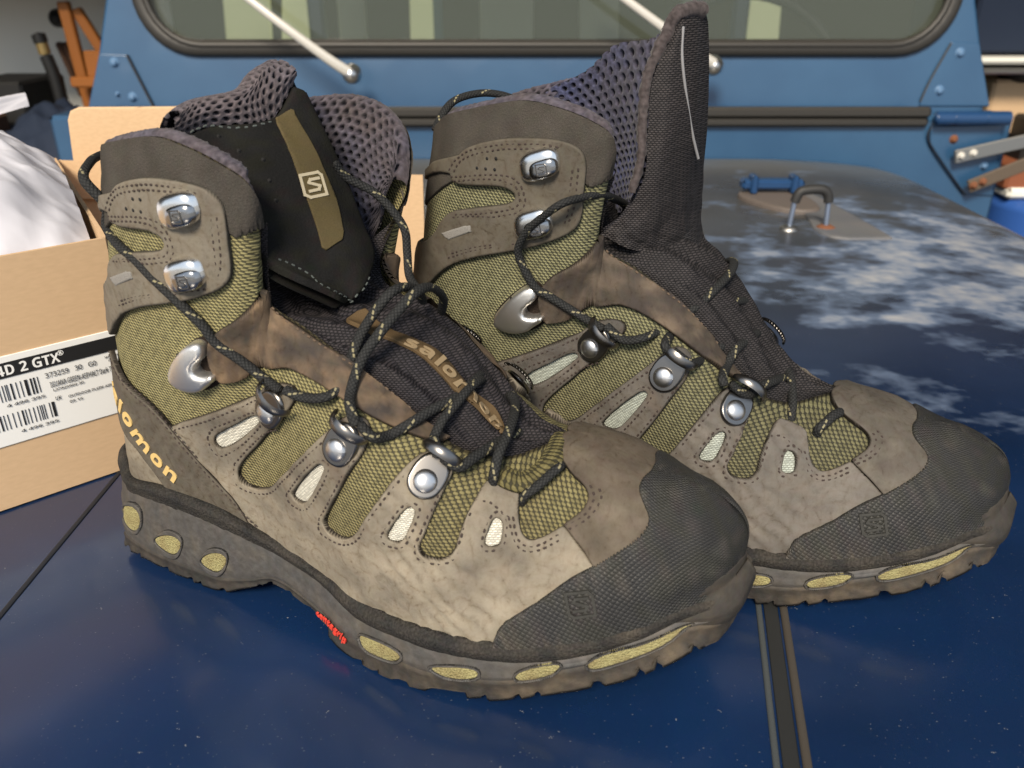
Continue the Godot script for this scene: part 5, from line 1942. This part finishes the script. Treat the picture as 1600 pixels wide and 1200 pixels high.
# ---------------------------------------------------------------- box and paper
func slab(s: Soup, a: Vector3, b: Vector3, c: Vector3, d: Vector3, t: float) -> void:
	# a flat board through four corners, with thickness
	var n := (b - a).cross(d - a).normalized()
	var f := [a, b, c, d]
	var top := []
	var bot := []
	for p in f:
		top.append(s.add(p + n * t * 0.5, n))
		bot.append(s.add(p - n * t * 0.5, -n))
	s.quad(top[0], top[1], top[2], top[3])
	s.quad(bot[0], bot[1], bot[2], bot[3])
	var mid := (a + b + c + d) * 0.25
	for i in 4:
		var j := (i + 1) % 4
		var e: Vector3 = ((f[i] + f[j]) * 0.5 - mid).normalized()
		var k := [s.add(f[i] + n * t * 0.5, e), s.add(f[j] + n * t * 0.5, e), s.add(f[j] - n * t * 0.5, e), s.add(f[i] - n * t * 0.5, e)]
		s.quad(k[0], k[1], k[2], k[3])

func text_on(called: String, parent: Node3D, text: String, origin: Vector3, x: Vector3, y: Vector3, left: float, base: float, height: float, width: float, m: Material, bold := false) -> void:
	# one line of print: left and base in metres from the origin, height of the capitals, width of the line
	var P := flat_patch(origin + x * left + y * base, x, y, Vector2(maxf(width * 1000.0, 1.0), 40))
	var n := x.cross(y).normalized()
	var s := lettering(P, PackedVector2Array([Vector2(0, height * 500.0), Vector2(width * 500.0, height * 500.0), Vector2(width * 1000.0, height * 500.0)]), text, height, 0.0003, 0.0001, bold)
	put(called, s, m, parent)

func shoe_box() -> void:
	var box := thing("shoe_box", "open brown cardboard shoe box with a white printed label, left of the boots", "box")
	var FR := Vector3(-0.2047, 0.0, -0.4078)
	var w := Vector3(-0.75, 0, 0.6615)
	var v := Vector3(-0.525, 0, -0.851)
	var h := Vector3(0, 0.130, 0)
	var FL := FR + w * 0.36
	var BR := FR + v * 0.241
	var BL := FL + v * 0.241
	var g := Vector3(0, 0.001, 0)
	for q in [["front_panel", FL, FR], ["end_panel", FR, BR], ["back_panel", BR, BL], ["end_panel", BL, FL]]:
		var s := Soup.new()
		slab(s, q[1] + g, q[2] + g, q[2] + h, q[1] + h, 0.0022)
		put(q[0], s, M.card, box)
	var bt := Soup.new()
	slab(bt, FL + g * 2.5, FR + g * 2.5, BR + g * 2.5, BL + g * 2.5, 0.002)
	put("bottom_panel", bt, M.card, box)
	# lid standing up behind, one rounded corner
	var LP := flat_patch(BR + Vector3(0.004, 0.002, -0.004), Vector3(1, 0, 0.02).normalized(), Vector3(0.03, 1, -0.02).normalized(), Vector2(260, 200))
	put("lid", piece(LP, PackedVector2Array([Vector2(2, 0), Vector2(190, 0), Vector2(190, 164), Vector2(13, 162.5), Vector2(7, 160), Vector2(4, 154), Vector2(2.5, 127)]), [], {"lift": -0.0012, "thick": 0.0026, "bevel": 0.0012, "edge": 0.004, "grid": 0.02}), M.card, box)
	var lf := Soup.new()
	slab(lf, Vector3(-0.15, 0.002, -0.60), Vector3(-0.066, 0.002, -0.60), Vector3(-0.064, 0.120, -0.603), Vector3(-0.15, 0.121, -0.603), 0.0022)
	slab(lf, Vector3(-0.33, 0.10, -0.616), Vector3(-0.15, 0.10, -0.606), Vector3(-0.15, 0.121, -0.606), Vector3(-0.33, 0.128, -0.616), 0.002)
	put("lid_side", lf, M.card, box)
	# printed label on the front
	var x := -w
	var o := FR + x.cross(Vector3.UP).normalized() * 0.0016
	if x.cross(Vector3.UP).z < 0:
		o = FR - x.cross(Vector3.UP).normalized() * 0.0016
	var lw := 0.115
	var base := o + w * (lw + 0.0012)
	var L := flat_patch(base + Vector3(0, 0.0355, 0), x, Vector3.UP, Vector2(lw * 1000.0, 52))
	var lab := put("label", piece(L, PackedVector2Array([Vector2(0, 0), Vector2(lw * 1000.0, 0), Vector2(lw * 1000.0, 46.7), Vector2(0, 46.7)]), [], {"lift": -0.0003, "thick": 0.0005, "bevel": 0.0002, "edge": 0.004, "grid": 0.012}), M.label, box)
	var n := L.n(Vector2(20, 20))
	var o2 := base + Vector3(0, 0.0355, 0) + n * 0.0003
	var bar := Soup.new()
	var put_rect := func(s: Soup, l: float, b: float, rw: float, rh: float, up := 0.00015):
		s.box(Transform3D(Basis(x, Vector3.UP, n), o2 + x * (l + rw * 0.5) + Vector3.UP * (b + rh * 0.5) + n * up), Vector3(rw, rh, 0.0002))
	var R := lw + 0.004
	put_rect.call(bar, 0.0, 0.0357, R - 0.0074, 0.0078)
	put_rect.call(bar, R - 0.0064, 0.0357, 0.0022, 0.0078)
	put("title_bar", bar, M.ink, lab)
	text_on("title_print", lab, "4D 2 GTX", o2, x, Vector3.UP, R - 0.0655, 0.0370, 0.0053, 0.0290, M.label, true)
	text_on("title_print", lab, "®", o2, x, Vector3.UP, R - 0.0372, 0.0402, 0.0028, 0.0028, M.label, true)
	text_on("print", lab, "373259   30   G0", o2, x, Vector3.UP, R - 0.0452, 0.0302, 0.0027, 0.0245, M.ink)
	text_on("print", lab, "IGUANA GREEN-ASPHALT Dark Titanium", o2, x, Vector3.UP, R - 0.0440, 0.0246, 0.0032, 0.0368, M.ink)
	text_on("print", lab, "MADE IN", o2, x, Vector3.UP, R - 0.0160, 0.0325, 0.0011, 0.0066, M.ink)
	text_on("print", lab, "KOREA", o2, x, Vector3.UP, R - 0.0145, 0.0303, 0.0011, 0.0042, M.ink)
	text_on("print", lab, "L37325900 30", o2, x, Vector3.UP, R - 0.0432, 0.0222, 0.0014, 0.0145, M.ink)
	text_on("print", lab, "UK", o2, x, Vector3.UP, R - 0.0432, 0.0170, 0.0022, 0.0026, M.ink)
	text_on("print", lab, "OUTDOOR PLEIN AIR", o2, x, Vector3.UP, R - 0.0372, 0.0166, 0.0015, 0.0215, M.ink)
	text_on("print", lab, "05 15", o2, x, Vector3.UP, R - 0.0372, 0.0136, 0.0015, 0.0062, M.ink)
	text_on("print", lab, "530 / 30", o2, x, Vector3.UP, R - 0.0120, 0.0134, 0.0013, 0.0066, M.ink)
	text_on("print", lab, "4 496 395", o2, x, Vector3.UP, R - 0.0650, 0.0204, 0.0016, 0.0175, M.ink)
	text_on("print", lab, "4 496 395", o2, x, Vector3.UP, R - 0.0620, 0.0052, 0.0016, 0.0175, M.ink)
	# recycling arrow
	var ar := Soup.new()
	var al := PackedVector3Array()
	var ac := o2 + x * (R - 0.0105) + Vector3.UP * 0.0197 + n * 0.0002
	for k in 20:
		var a := deg_to_rad(115.0 + k * 14.5)
		al.append(ac + x * cos(a) * 0.0034 + Vector3.UP * sin(a) * 0.0034)
	tube(ar, al, 0.0008, 8, 0.2, n, 0.01)
	var tip := ac + x * cos(deg_to_rad(105.0)) * 0.0034 + Vector3.UP * sin(deg_to_rad(105.0)) * 0.0034
	var t0 := ar.add(tip + x * 0.0036 + Vector3.UP * 0.0002, n)
	var t1 := ar.add(tip + Vector3.UP * 0.0021, n)
	var t2 := ar.add(tip - Vector3.UP * 0.0021, n)
	ar.tri(t0, t1, t2)
	put("recycling_arrow", ar, M.ink, lab)
	# bar codes
	for row in [[0.0236, 0.0086, 0.0475], [0.0086, 0.0082, 0.0445]]:
		var bc := Soup.new()
		var at := 0.002
		while at < R - row[2]:
			var k := rng.randf()
			var bw := 0.0003 if k < 0.7 else (0.0007 if k < 0.9 else 0.0013)
			put_rect.call(bc, at, row[0], bw, row[1])
			at += bw + rng.randf_range(0.0005, 0.0022)
		put("bar_code", bc, M.ink, lab).set_meta("kind", "stuff")

func tissue() -> void:
	# crumpled sheet that fills the box and rises to its far left
	var f := FastNoiseLite.new()
	f.seed = 3
	f.frequency = 1.0
	f.fractal_type = FastNoiseLite.FRACTAL_RIDGED
	f.fractal_octaves = 3
	f.fractal_gain = 0.38
	var FR := Vector3(-0.2047, 0.0, -0.4078)
	var w := Vector3(-0.75, 0, 0.6615)
	var v := Vector3(-0.525, 0, -0.851)
	for q in [[0.005, 0.345, 0.004, 0.236, 0.116, 0.082, "white crumpled tissue paper heaped in the open shoe box", 110], [0.02, 0.10, 0.36, 0.42, 0.145, 0.012, "loose white end of tissue paper sticking up behind the heap in the box", 40]]:
		var s := Soup.new()
		var n: int = q[7]
		for i in n + 1:
			for j in n + 1:
				var a := float(i) / n
				var d := float(j) / n
				var p: Vector3 = FR + w * lerpf(q[0], q[1], a) + v * lerpf(q[2], q[3], d)
				if q[7] == 40:
					# a strip that leaves the heap and rises behind the box
					p = FR + w * lerpf(0.30, 0.002, a) + v * (lerpf(0.17, 0.385, a) + (d - 0.5) * lerpf(0.10, 0.035, a * a))
				var rise: float = pow(sin(PI * clampf(d, 0.0, 1.0)), 0.55) * pow(smoothstep(-0.10, 0.26, a), 0.8) * (1.0 - 0.6 * smoothstep(0.75, 1.0, a))
				p.y = q[4] + q[5] * rise + (f.get_noise_2d(a * 2.6 + 2.0, d * 1.9 + 5.0) * 0.015 + f.get_noise_2d(a * 7.0 + d * 3.0, d * 5.0 - a * 3.0) * 0.005) * (0.35 + 0.65 * rise)
				if q[7] == 40:
					p.y = lerpf(0.130, 0.1500, pow(a, 0.7)) + 0.010 * sin(PI * d) + f.get_noise_2d(a * 1.7, d * 1.5) * 0.005
				s.add(p, Vector3.UP)
		for i in n:
			for j in n:
				var k := i * (n + 1) + j
				s.quad(k, k + 1, k + n + 2, k + n + 1)
		s.relight()
		tag(put("tissue_paper", s, M.paper), q[6], "tissue paper")

# ---------------------------------------------------------------- the garage
func plain_box(called: String, c: Vector3, size: Vector3, m: Material, label: String, category: String, turn := 0.0, tilt := 0.0, kind := "") -> MeshInstance3D:
	var s := Soup.new()
	s.box(Transform3D(Basis(Vector3.UP, turn) * Basis(Vector3(0, 0, 1), tilt), c), size, Color.WHITE, 0.006)
	var o := put(called, s, m)
	if kind:
		o.set_meta("kind", kind)
	else:
		tag(o, label, category)
	return o

func garage() -> void:
	plain_box("floor", Vector3(0, -1.15, 0), Vector3(60, 0.1, 60), M.concrete, "", "", 0, 0, "structure")
	plain_box("back_wall", Vector3(0, 0.7, -4.4), Vector3(6.4, 3.6, 0.15), M.plaster, "", "", 0, 0, "structure")
	for x in [-2.9, 2.9]:
		plain_box("side_wall", Vector3(x, 0.7, -2.15), Vector3(0.15, 3.6, 4.3), M.plaster, "", "", 0, 0, "structure")
	plain_box("ceiling", Vector3(0, 2.0, -2.2), Vector3(6.2, 0.12, 4.4), M.rafters, "", "", 0, 0, "structure")

func clutter() -> void:
	# left of the windscreen
	plain_box("shelf_board", Vector3(-1.15, 0.235, -2.15), Vector3(0.60, 0.05, 0.30), M.brown, "dark brown shelf board at the top left behind the windscreen frame", "shelf")
	var sheet_w := plain_box("white_cupboard", Vector3(-1.14, 0.10, -2.35), Vector3(0.52, 0.40, 0.02), M.white_board, "grey white cupboard front with a dark knob, left of the windscreen", "cupboard")
	var kn := Soup.new()
	disc(kn, Vector3(-1.16, 0.155, -2.335), Vector3(0, 0, 1), [[0.022, 0.0], [0.022, 0.02], [0.014, 0.035], [0.0, 0.036]], 18)
	kn.relight()
	put("round_knob", kn, M.dark_plastic, sheet_w)
	var st := thing("step_stool", "orange wooden folding stool leaning upright beside the blue windscreen frame", "stool")
	for q in [[Vector3(-1.005, 0.20, -2.05), Vector3(-0.985, -0.20, -2.05), 0.026], [Vector3(-0.985, 0.185, -2.06), Vector3(-0.905, -0.03, -2.10), 0.024], [Vector3(-0.945, 0.10, -2.02), Vector3(-0.945, -0.20, -2.02), 0.045]]:
		var s := Soup.new()
		var d: Vector3 = (q[1] - q[0]).normalized()
		s.box(Transform3D(Basis(d, Vector3(0, 0, 1).cross(d).normalized(), Vector3(0, 0, 1)), (q[0] + q[1]) * 0.5), Vector3(q[0].distance_to(q[1]), q[2], 0.018), Color.WHITE, 0.003)
		put("leg", s, M.orange, st)
	var rg := Soup.new()
	rg.box(Transform3D(Basis(), Vector3(-0.955, 0.035, -2.00)), Vector3(0.09, 0.022, 0.02), Color.WHITE, 0.003)
	put("rung", rg, M.orange, st)
	var tool_o := thing("long_tool", "black handled tool with a brass collar standing left of the orange stool", "tool")
	var a := put_tube("handle", [Vector3(-1.045, 0.09, -2.0), Vector3(-1.035, 0.03, -2.0), Vector3(-1.03, -0.12, -2.0)], 0.014, M.dark_plastic, tool_o)
	put_tube("collar", [Vector3(-1.049, 0.118, -2.0), Vector3(-1.046, 0.095, -2.0)], 0.013, M.brass, tool_o)
	put_tube("tip", [Vector3(-1.052, 0.135, -2.0), Vector3(-1.049, 0.118, -2.0)], 0.015, M.dark_plastic, tool_o)
	plain_box("black_crate", Vector3(-1.16, -0.01, -2.05), Vector3(0.14, 0.10, 0.2), M.dark_plastic, "black crate below the white cupboard at the left edge", "crate")
	for k in 3:
		plain_box("cedar_plank", Vector3(-1.085 + k * 0.016, 0.045, -2.18), Vector3(0.012, 0.13, 0.03), M.brown, ["leftmost of three thin brown planks leaning by the black handled tool", "middle one of three thin brown planks leaning by the black handled tool", "rightmost of three thin brown planks leaning by the black handled tool"][k], "plank", 0, 0.25)
	# dark blue heap on the floor side
	var hp := Soup.new()
	for i in 41:
		for j in 41:
			var u := i / 20.0 - 1.0
			var v := j / 20.0 - 1.0
			var r := minf(1.0, sqrt(u * u + v * v))
			hp.add(Vector3(-1.02 + u * 0.22, -0.34 + 0.33 * sqrt(1.0 - r * r) + noise.get_noise_2d(u * 60, v * 60) * 0.03, -1.95 + v * 0.2), Vector3.UP)
	for i in 40:
		for j in 40:
			var q: int = i * 41 + j
			hp.quad(q, q + 1, q + 42, q + 41)
	hp.relight()
	tag(put("blue_tarpaulin", hp, M.navy_cloth), "dark navy bundled tarpaulin in the shade behind the shoe box", "tarpaulin")
	plain_box("brown_chest", Vector3(-1.22, -0.22, -1.80), Vector3(0.20, 0.40, 0.25), M.brown, "brown wooden chest at the left edge behind the tissue paper", "chest")
	# right of the windscreen
	plain_box("dark_cabinet", Vector3(1.10, 0.19, -1.95), Vector3(0.36, 0.16, 0.3), M.navy_cloth, "dark blue grey cabinet at the top right corner", "cabinet")
	plain_box("pale_shelf", Vector3(1.10, 0.10, -1.90), Vector3(0.36, 0.012, 0.3), M.white_board, "thin pale shelf under the dark cabinet at right", "shelf")
	plain_box("metal_rail", Vector3(1.10, 0.082, -1.88), Vector3(0.36, 0.010, 0.3), M.steel, "grey metal rail just below the pale shelf at right", "rail")
	var bag := Soup.new()
	disc(bag, Vector3(1.045, 0.072, -1.82), Vector3(0, 0, 1), [[0.034, -0.03], [0.036, 0.0], [0.028, 0.022], [0.012, 0.03], [0.0, 0.031]], 20, Color.WHITE, 0.62)
	bag.relight()
	tag(put("black_pouch", bag, M.dark_plastic), "black rounded pouch lying on the cardboard carton at right", "pouch")
	plain_box("small_carton", Vector3(1.03, 0.005, -1.85), Vector3(0.085, 0.11, 0.10), M.card, "small plain cardboard carton right of the windscreen hinge", "carton")
	plain_box("wooden_post", Vector3(1.125, 0.02, -1.84), Vector3(0.07, 0.26, 0.06), M.brown, "dark brown wooden post at the right edge", "post", 0, -0.12)
	plain_box("black_case", Vector3(1.09, -0.055, -1.78), Vector3(0.09, 0.10, 0.08), M.dark_plastic, "black case below the cardboard carton at right", "case")
	plain_box("red_toolbox", Vector3(1.075, -0.118, -1.76), Vector3(0.13, 0.055, 0.1), M.red_brown, "red brown tool box above the blue drum at right", "tool box")
	plain_box("white_tin", Vector3(1.065, -0.150, -1.74), Vector3(0.10, 0.022, 0.08), M.white_board, "flat white tin on top of the blue drum at right", "tin")
	var dr := thing("blue_drum", "bright blue plastic drum with a white sticker at the right edge", "drum")
	var db := Soup.new()
	disc(db, Vector3(1.13, -0.50, -1.75), Vector3.UP, [[0.115, 0.0], [0.120, 0.02], [0.118, 0.20], [0.121, 0.215], [0.118, 0.23], [0.118, 0.315], [0.110, 0.335], [0.0, 0.336]], 32)
	db.relight()
	put("drum_body", db, M.drum_blue, dr)
	var sk := Soup.new()
	sk.box(Transform3D(Basis(Vector3.UP, -0.55), Vector3(1.065, -0.19, -1.647)), Vector3(0.018, 0.045, 0.002), Color.WHITE)
	put("sticker", sk, M.label, dr)
	# seen dimly through the windscreen
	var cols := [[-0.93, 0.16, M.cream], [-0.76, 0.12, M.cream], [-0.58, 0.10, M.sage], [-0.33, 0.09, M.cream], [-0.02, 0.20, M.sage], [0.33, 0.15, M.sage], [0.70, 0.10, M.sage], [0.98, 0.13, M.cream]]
	var say := ["leftmost cream board with added glow behind the windscreen glass", "second cream board with added glow from the left behind the glass", "sage green board behind the glass right of two glowing cream boards", "narrow cream board with added glow seen just right of the left wiper arm", "broad sage board behind the middle of the glass", "sage board behind the glass near the second wiper arm", "sage board behind the glass above the steering wheel rim", "cream board with added glow in the right corner of the glass"]
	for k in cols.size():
		plain_box("glow_board" if cols[k][2] == M.cream else "leaning_board", Vector3(cols[k][0], 0.12, -3.2 - 0.05 * k), Vector3(cols[k][1], 1.3, 0.03), cols[k][2], say[k], "window" if cols[k][2] == M.cream else "board", 0, [-0.06, -0.12, 0.0, -0.03, 0.0, 0.04, 0.02, 0.05][k])  # cream boards carry added glow; the wall behind them has no opening
	plain_box("mustard_sack", Vector3(0.20, 0.30, -3.0), Vector3(0.09, 0.20, 0.08), M.mustard, "mustard yellow sack behind the glass by the second wiper", "sack")
	plain_box("pale_glow_strip", Vector3(-0.03, 0.29, -3.0), Vector3(0.16, 0.02, 0.05), M.cream, "pale horizontal strip with added glow behind the middle of the glass", "strip")  # plain strip with the same added glow, no lamp
	plain_box("teal_pole", Vector3(-0.24, 0.2, -2.95), Vector3(0.03, 0.9, 0.03), M.teal, "thin teal pole behind the glass left of centre", "pole")
	plain_box("teal_pole", Vector3(0.62, 0.2, -2.95), Vector3(0.025, 0.9, 0.03), M.teal, "thin teal pole behind the glass over the steering wheel", "pole")

func more_materials() -> void:
	M.strip_light = mat(Color(0.06, 0.068, 0.07), 0.4)
	M.strip_dark = mat(Color(0.018, 0.019, 0.019), 0.6)
	M.strip_brown = mat(Color(0.05, 0.042, 0.033), 0.75)
	M.gap = mat(Color(0.006, 0.009, 0.016), 0.6)
	M.worn_paint = mat(Color(0.06, 0.058, 0.055), 0.6)
	M.worn_vertex = mat(Color.WHITE, 0.6)
	M.worn_vertex.vertex_color_use_as_albedo = true
	M.chrome_blue = mat(Color(0.35, 0.42, 0.55), 0.3, 0.8)
	M.seal = mat(Color(0.028, 0.026, 0.023), 0.5)
	M.blue_bolt = mat(Color(0.10, 0.19, 0.33), 0.35)
	M.blue_gloss = mat(Color(0.014, 0.050, 0.135), 0.3)
	M.rusty_steel = mat(Color(0.13, 0.10, 0.075), 0.75, 0.4)
	M.dark_plastic = mat(Color(0.012, 0.012, 0.012), 0.6)
	M.seat = mat(Color(0.04, 0.042, 0.038), 0.85)
	M.concrete = mat(Color(0.32, 0.31, 0.29), 0.9)
	M.concrete.albedo_texture = noise_tex(512, 0.02, Color(0.8, 0.8, 0.8), Color(1, 1, 1), FastNoiseLite.TYPE_SIMPLEX, 51, 5)
	M.concrete.uv1_triplanar = true
	M.plaster = mat(Color(0.09, 0.08, 0.065), 0.95)
	M.rafters = mat(Color(0.12, 0.09, 0.06), 0.95)
	M.brown = mat(Color(0.10, 0.05, 0.028), 0.8)
	M.white_board = mat(Color(0.78, 0.77, 0.70), 0.8)
	M.orange = mat(Color(0.36, 0.12, 0.018), 0.6)
	M.brass = mat(Color(0.35, 0.25, 0.10), 0.5, 0.5)
	M.navy_cloth = mat(Color(0.010, 0.020, 0.045), 0.85)
	M.red_brown = mat(Color(0.22, 0.07, 0.03), 0.6)
	M.drum_blue = mat(Color(0.03, 0.10, 0.36), 0.4)
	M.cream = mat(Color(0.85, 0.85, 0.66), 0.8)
	M.cream.emission_enabled = true  # glow added so the cream boards look bright through the glass
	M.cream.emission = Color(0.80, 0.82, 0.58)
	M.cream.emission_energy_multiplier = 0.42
	M.sage = mat(Color(0.55, 0.58, 0.46), 0.85)
	M.mustard = mat(Color(0.30, 0.25, 0.05), 0.85)
	M.teal = mat(Color(0.10, 0.22, 0.24), 0.7)

func _ready() -> void:
	# camera
	var cam := Camera3D.new()
	cam.name = "camera"
	cam.position = Vector3(0, 0.247, 0)
	cam.rotation_degrees = Vector3(-26, 0, 0)
	cam.near = 0.02
	cam.far = 200.0
	var att := CameraAttributesPhysical.new()
	att.frustum_focal_length = 37.9167
	att.frustum_focus_distance = 0.37
	att.frustum_near = 0.02
	att.frustum_far = 200.0
	att.exposure_aperture = 18.0
	cam.attributes = att
	cam.fov = 49.55
	cam.current = true
	add_child(cam)
	# sky and air
	var env := Environment.new()
	env.background_mode = Environment.BG_SKY
	env.tonemap_mode = Environment.TONE_MAPPER_LINEAR
	env.tonemap_exposure = 1.25
	env.sdfgi_enabled = true
	env.ssao_enabled = true
	env.ssil_enabled = true
	var sky := Sky.new()
	var sm := ProceduralSkyMaterial.new()
	sm.sky_top_color = Color(0.74, 0.81, 0.90)
	sm.sky_horizon_color = Color(0.90, 0.92, 0.94)
	sm.sky_curve = 0.12
	sm.ground_bottom_color = Color(0.30, 0.29, 0.27)
	sm.ground_horizon_color = Color(0.6, 0.6, 0.58)
	sm.sky_energy_multiplier = 1.0
	sky.sky_material = sm
	env.sky = sky
	var we := WorldEnvironment.new()
	we.name = "air"
	we.environment = env
	add_child(we)
	# soft sun through the open door, from the front left
	var sun := DirectionalLight3D.new()
	sun.name = "sun"
	sun.light_energy = 1.35
	sun.light_color = Color(1.0, 0.945, 0.865)
	sun.light_angular_distance = 16.0
	sun.shadow_enabled = true
	sun.rotation_degrees = Vector3(-42, -14, 0)
	add_child(sun)

	rng.seed = 4242
	noise.seed = 12
	noise.frequency = 0.05
	noise.fractal_octaves = 3
	fine.seed = 33
	fine.frequency = 0.05
	fine.fractal_octaves = 4
	materials()
	more_materials()
	garage()
	car()
	shoe_box()
	tissue()
	near_boot(Transform3D(Basis(Vector3(0.92050, 0, 0.39073), Vector3(0, 1, 0), Vector3(-0.39073, 0, 0.92050)), Vector3(-0.19895, 0.00000, -0.36953)))
	far_boot(Transform3D(Basis(Vector3(0.91355, 0, 0.40674), Vector3(0, 1, 0), Vector3(-0.40674, 0, 0.91355)), Vector3(-0.07314, 0.00000, -0.42470)))
	clutter()
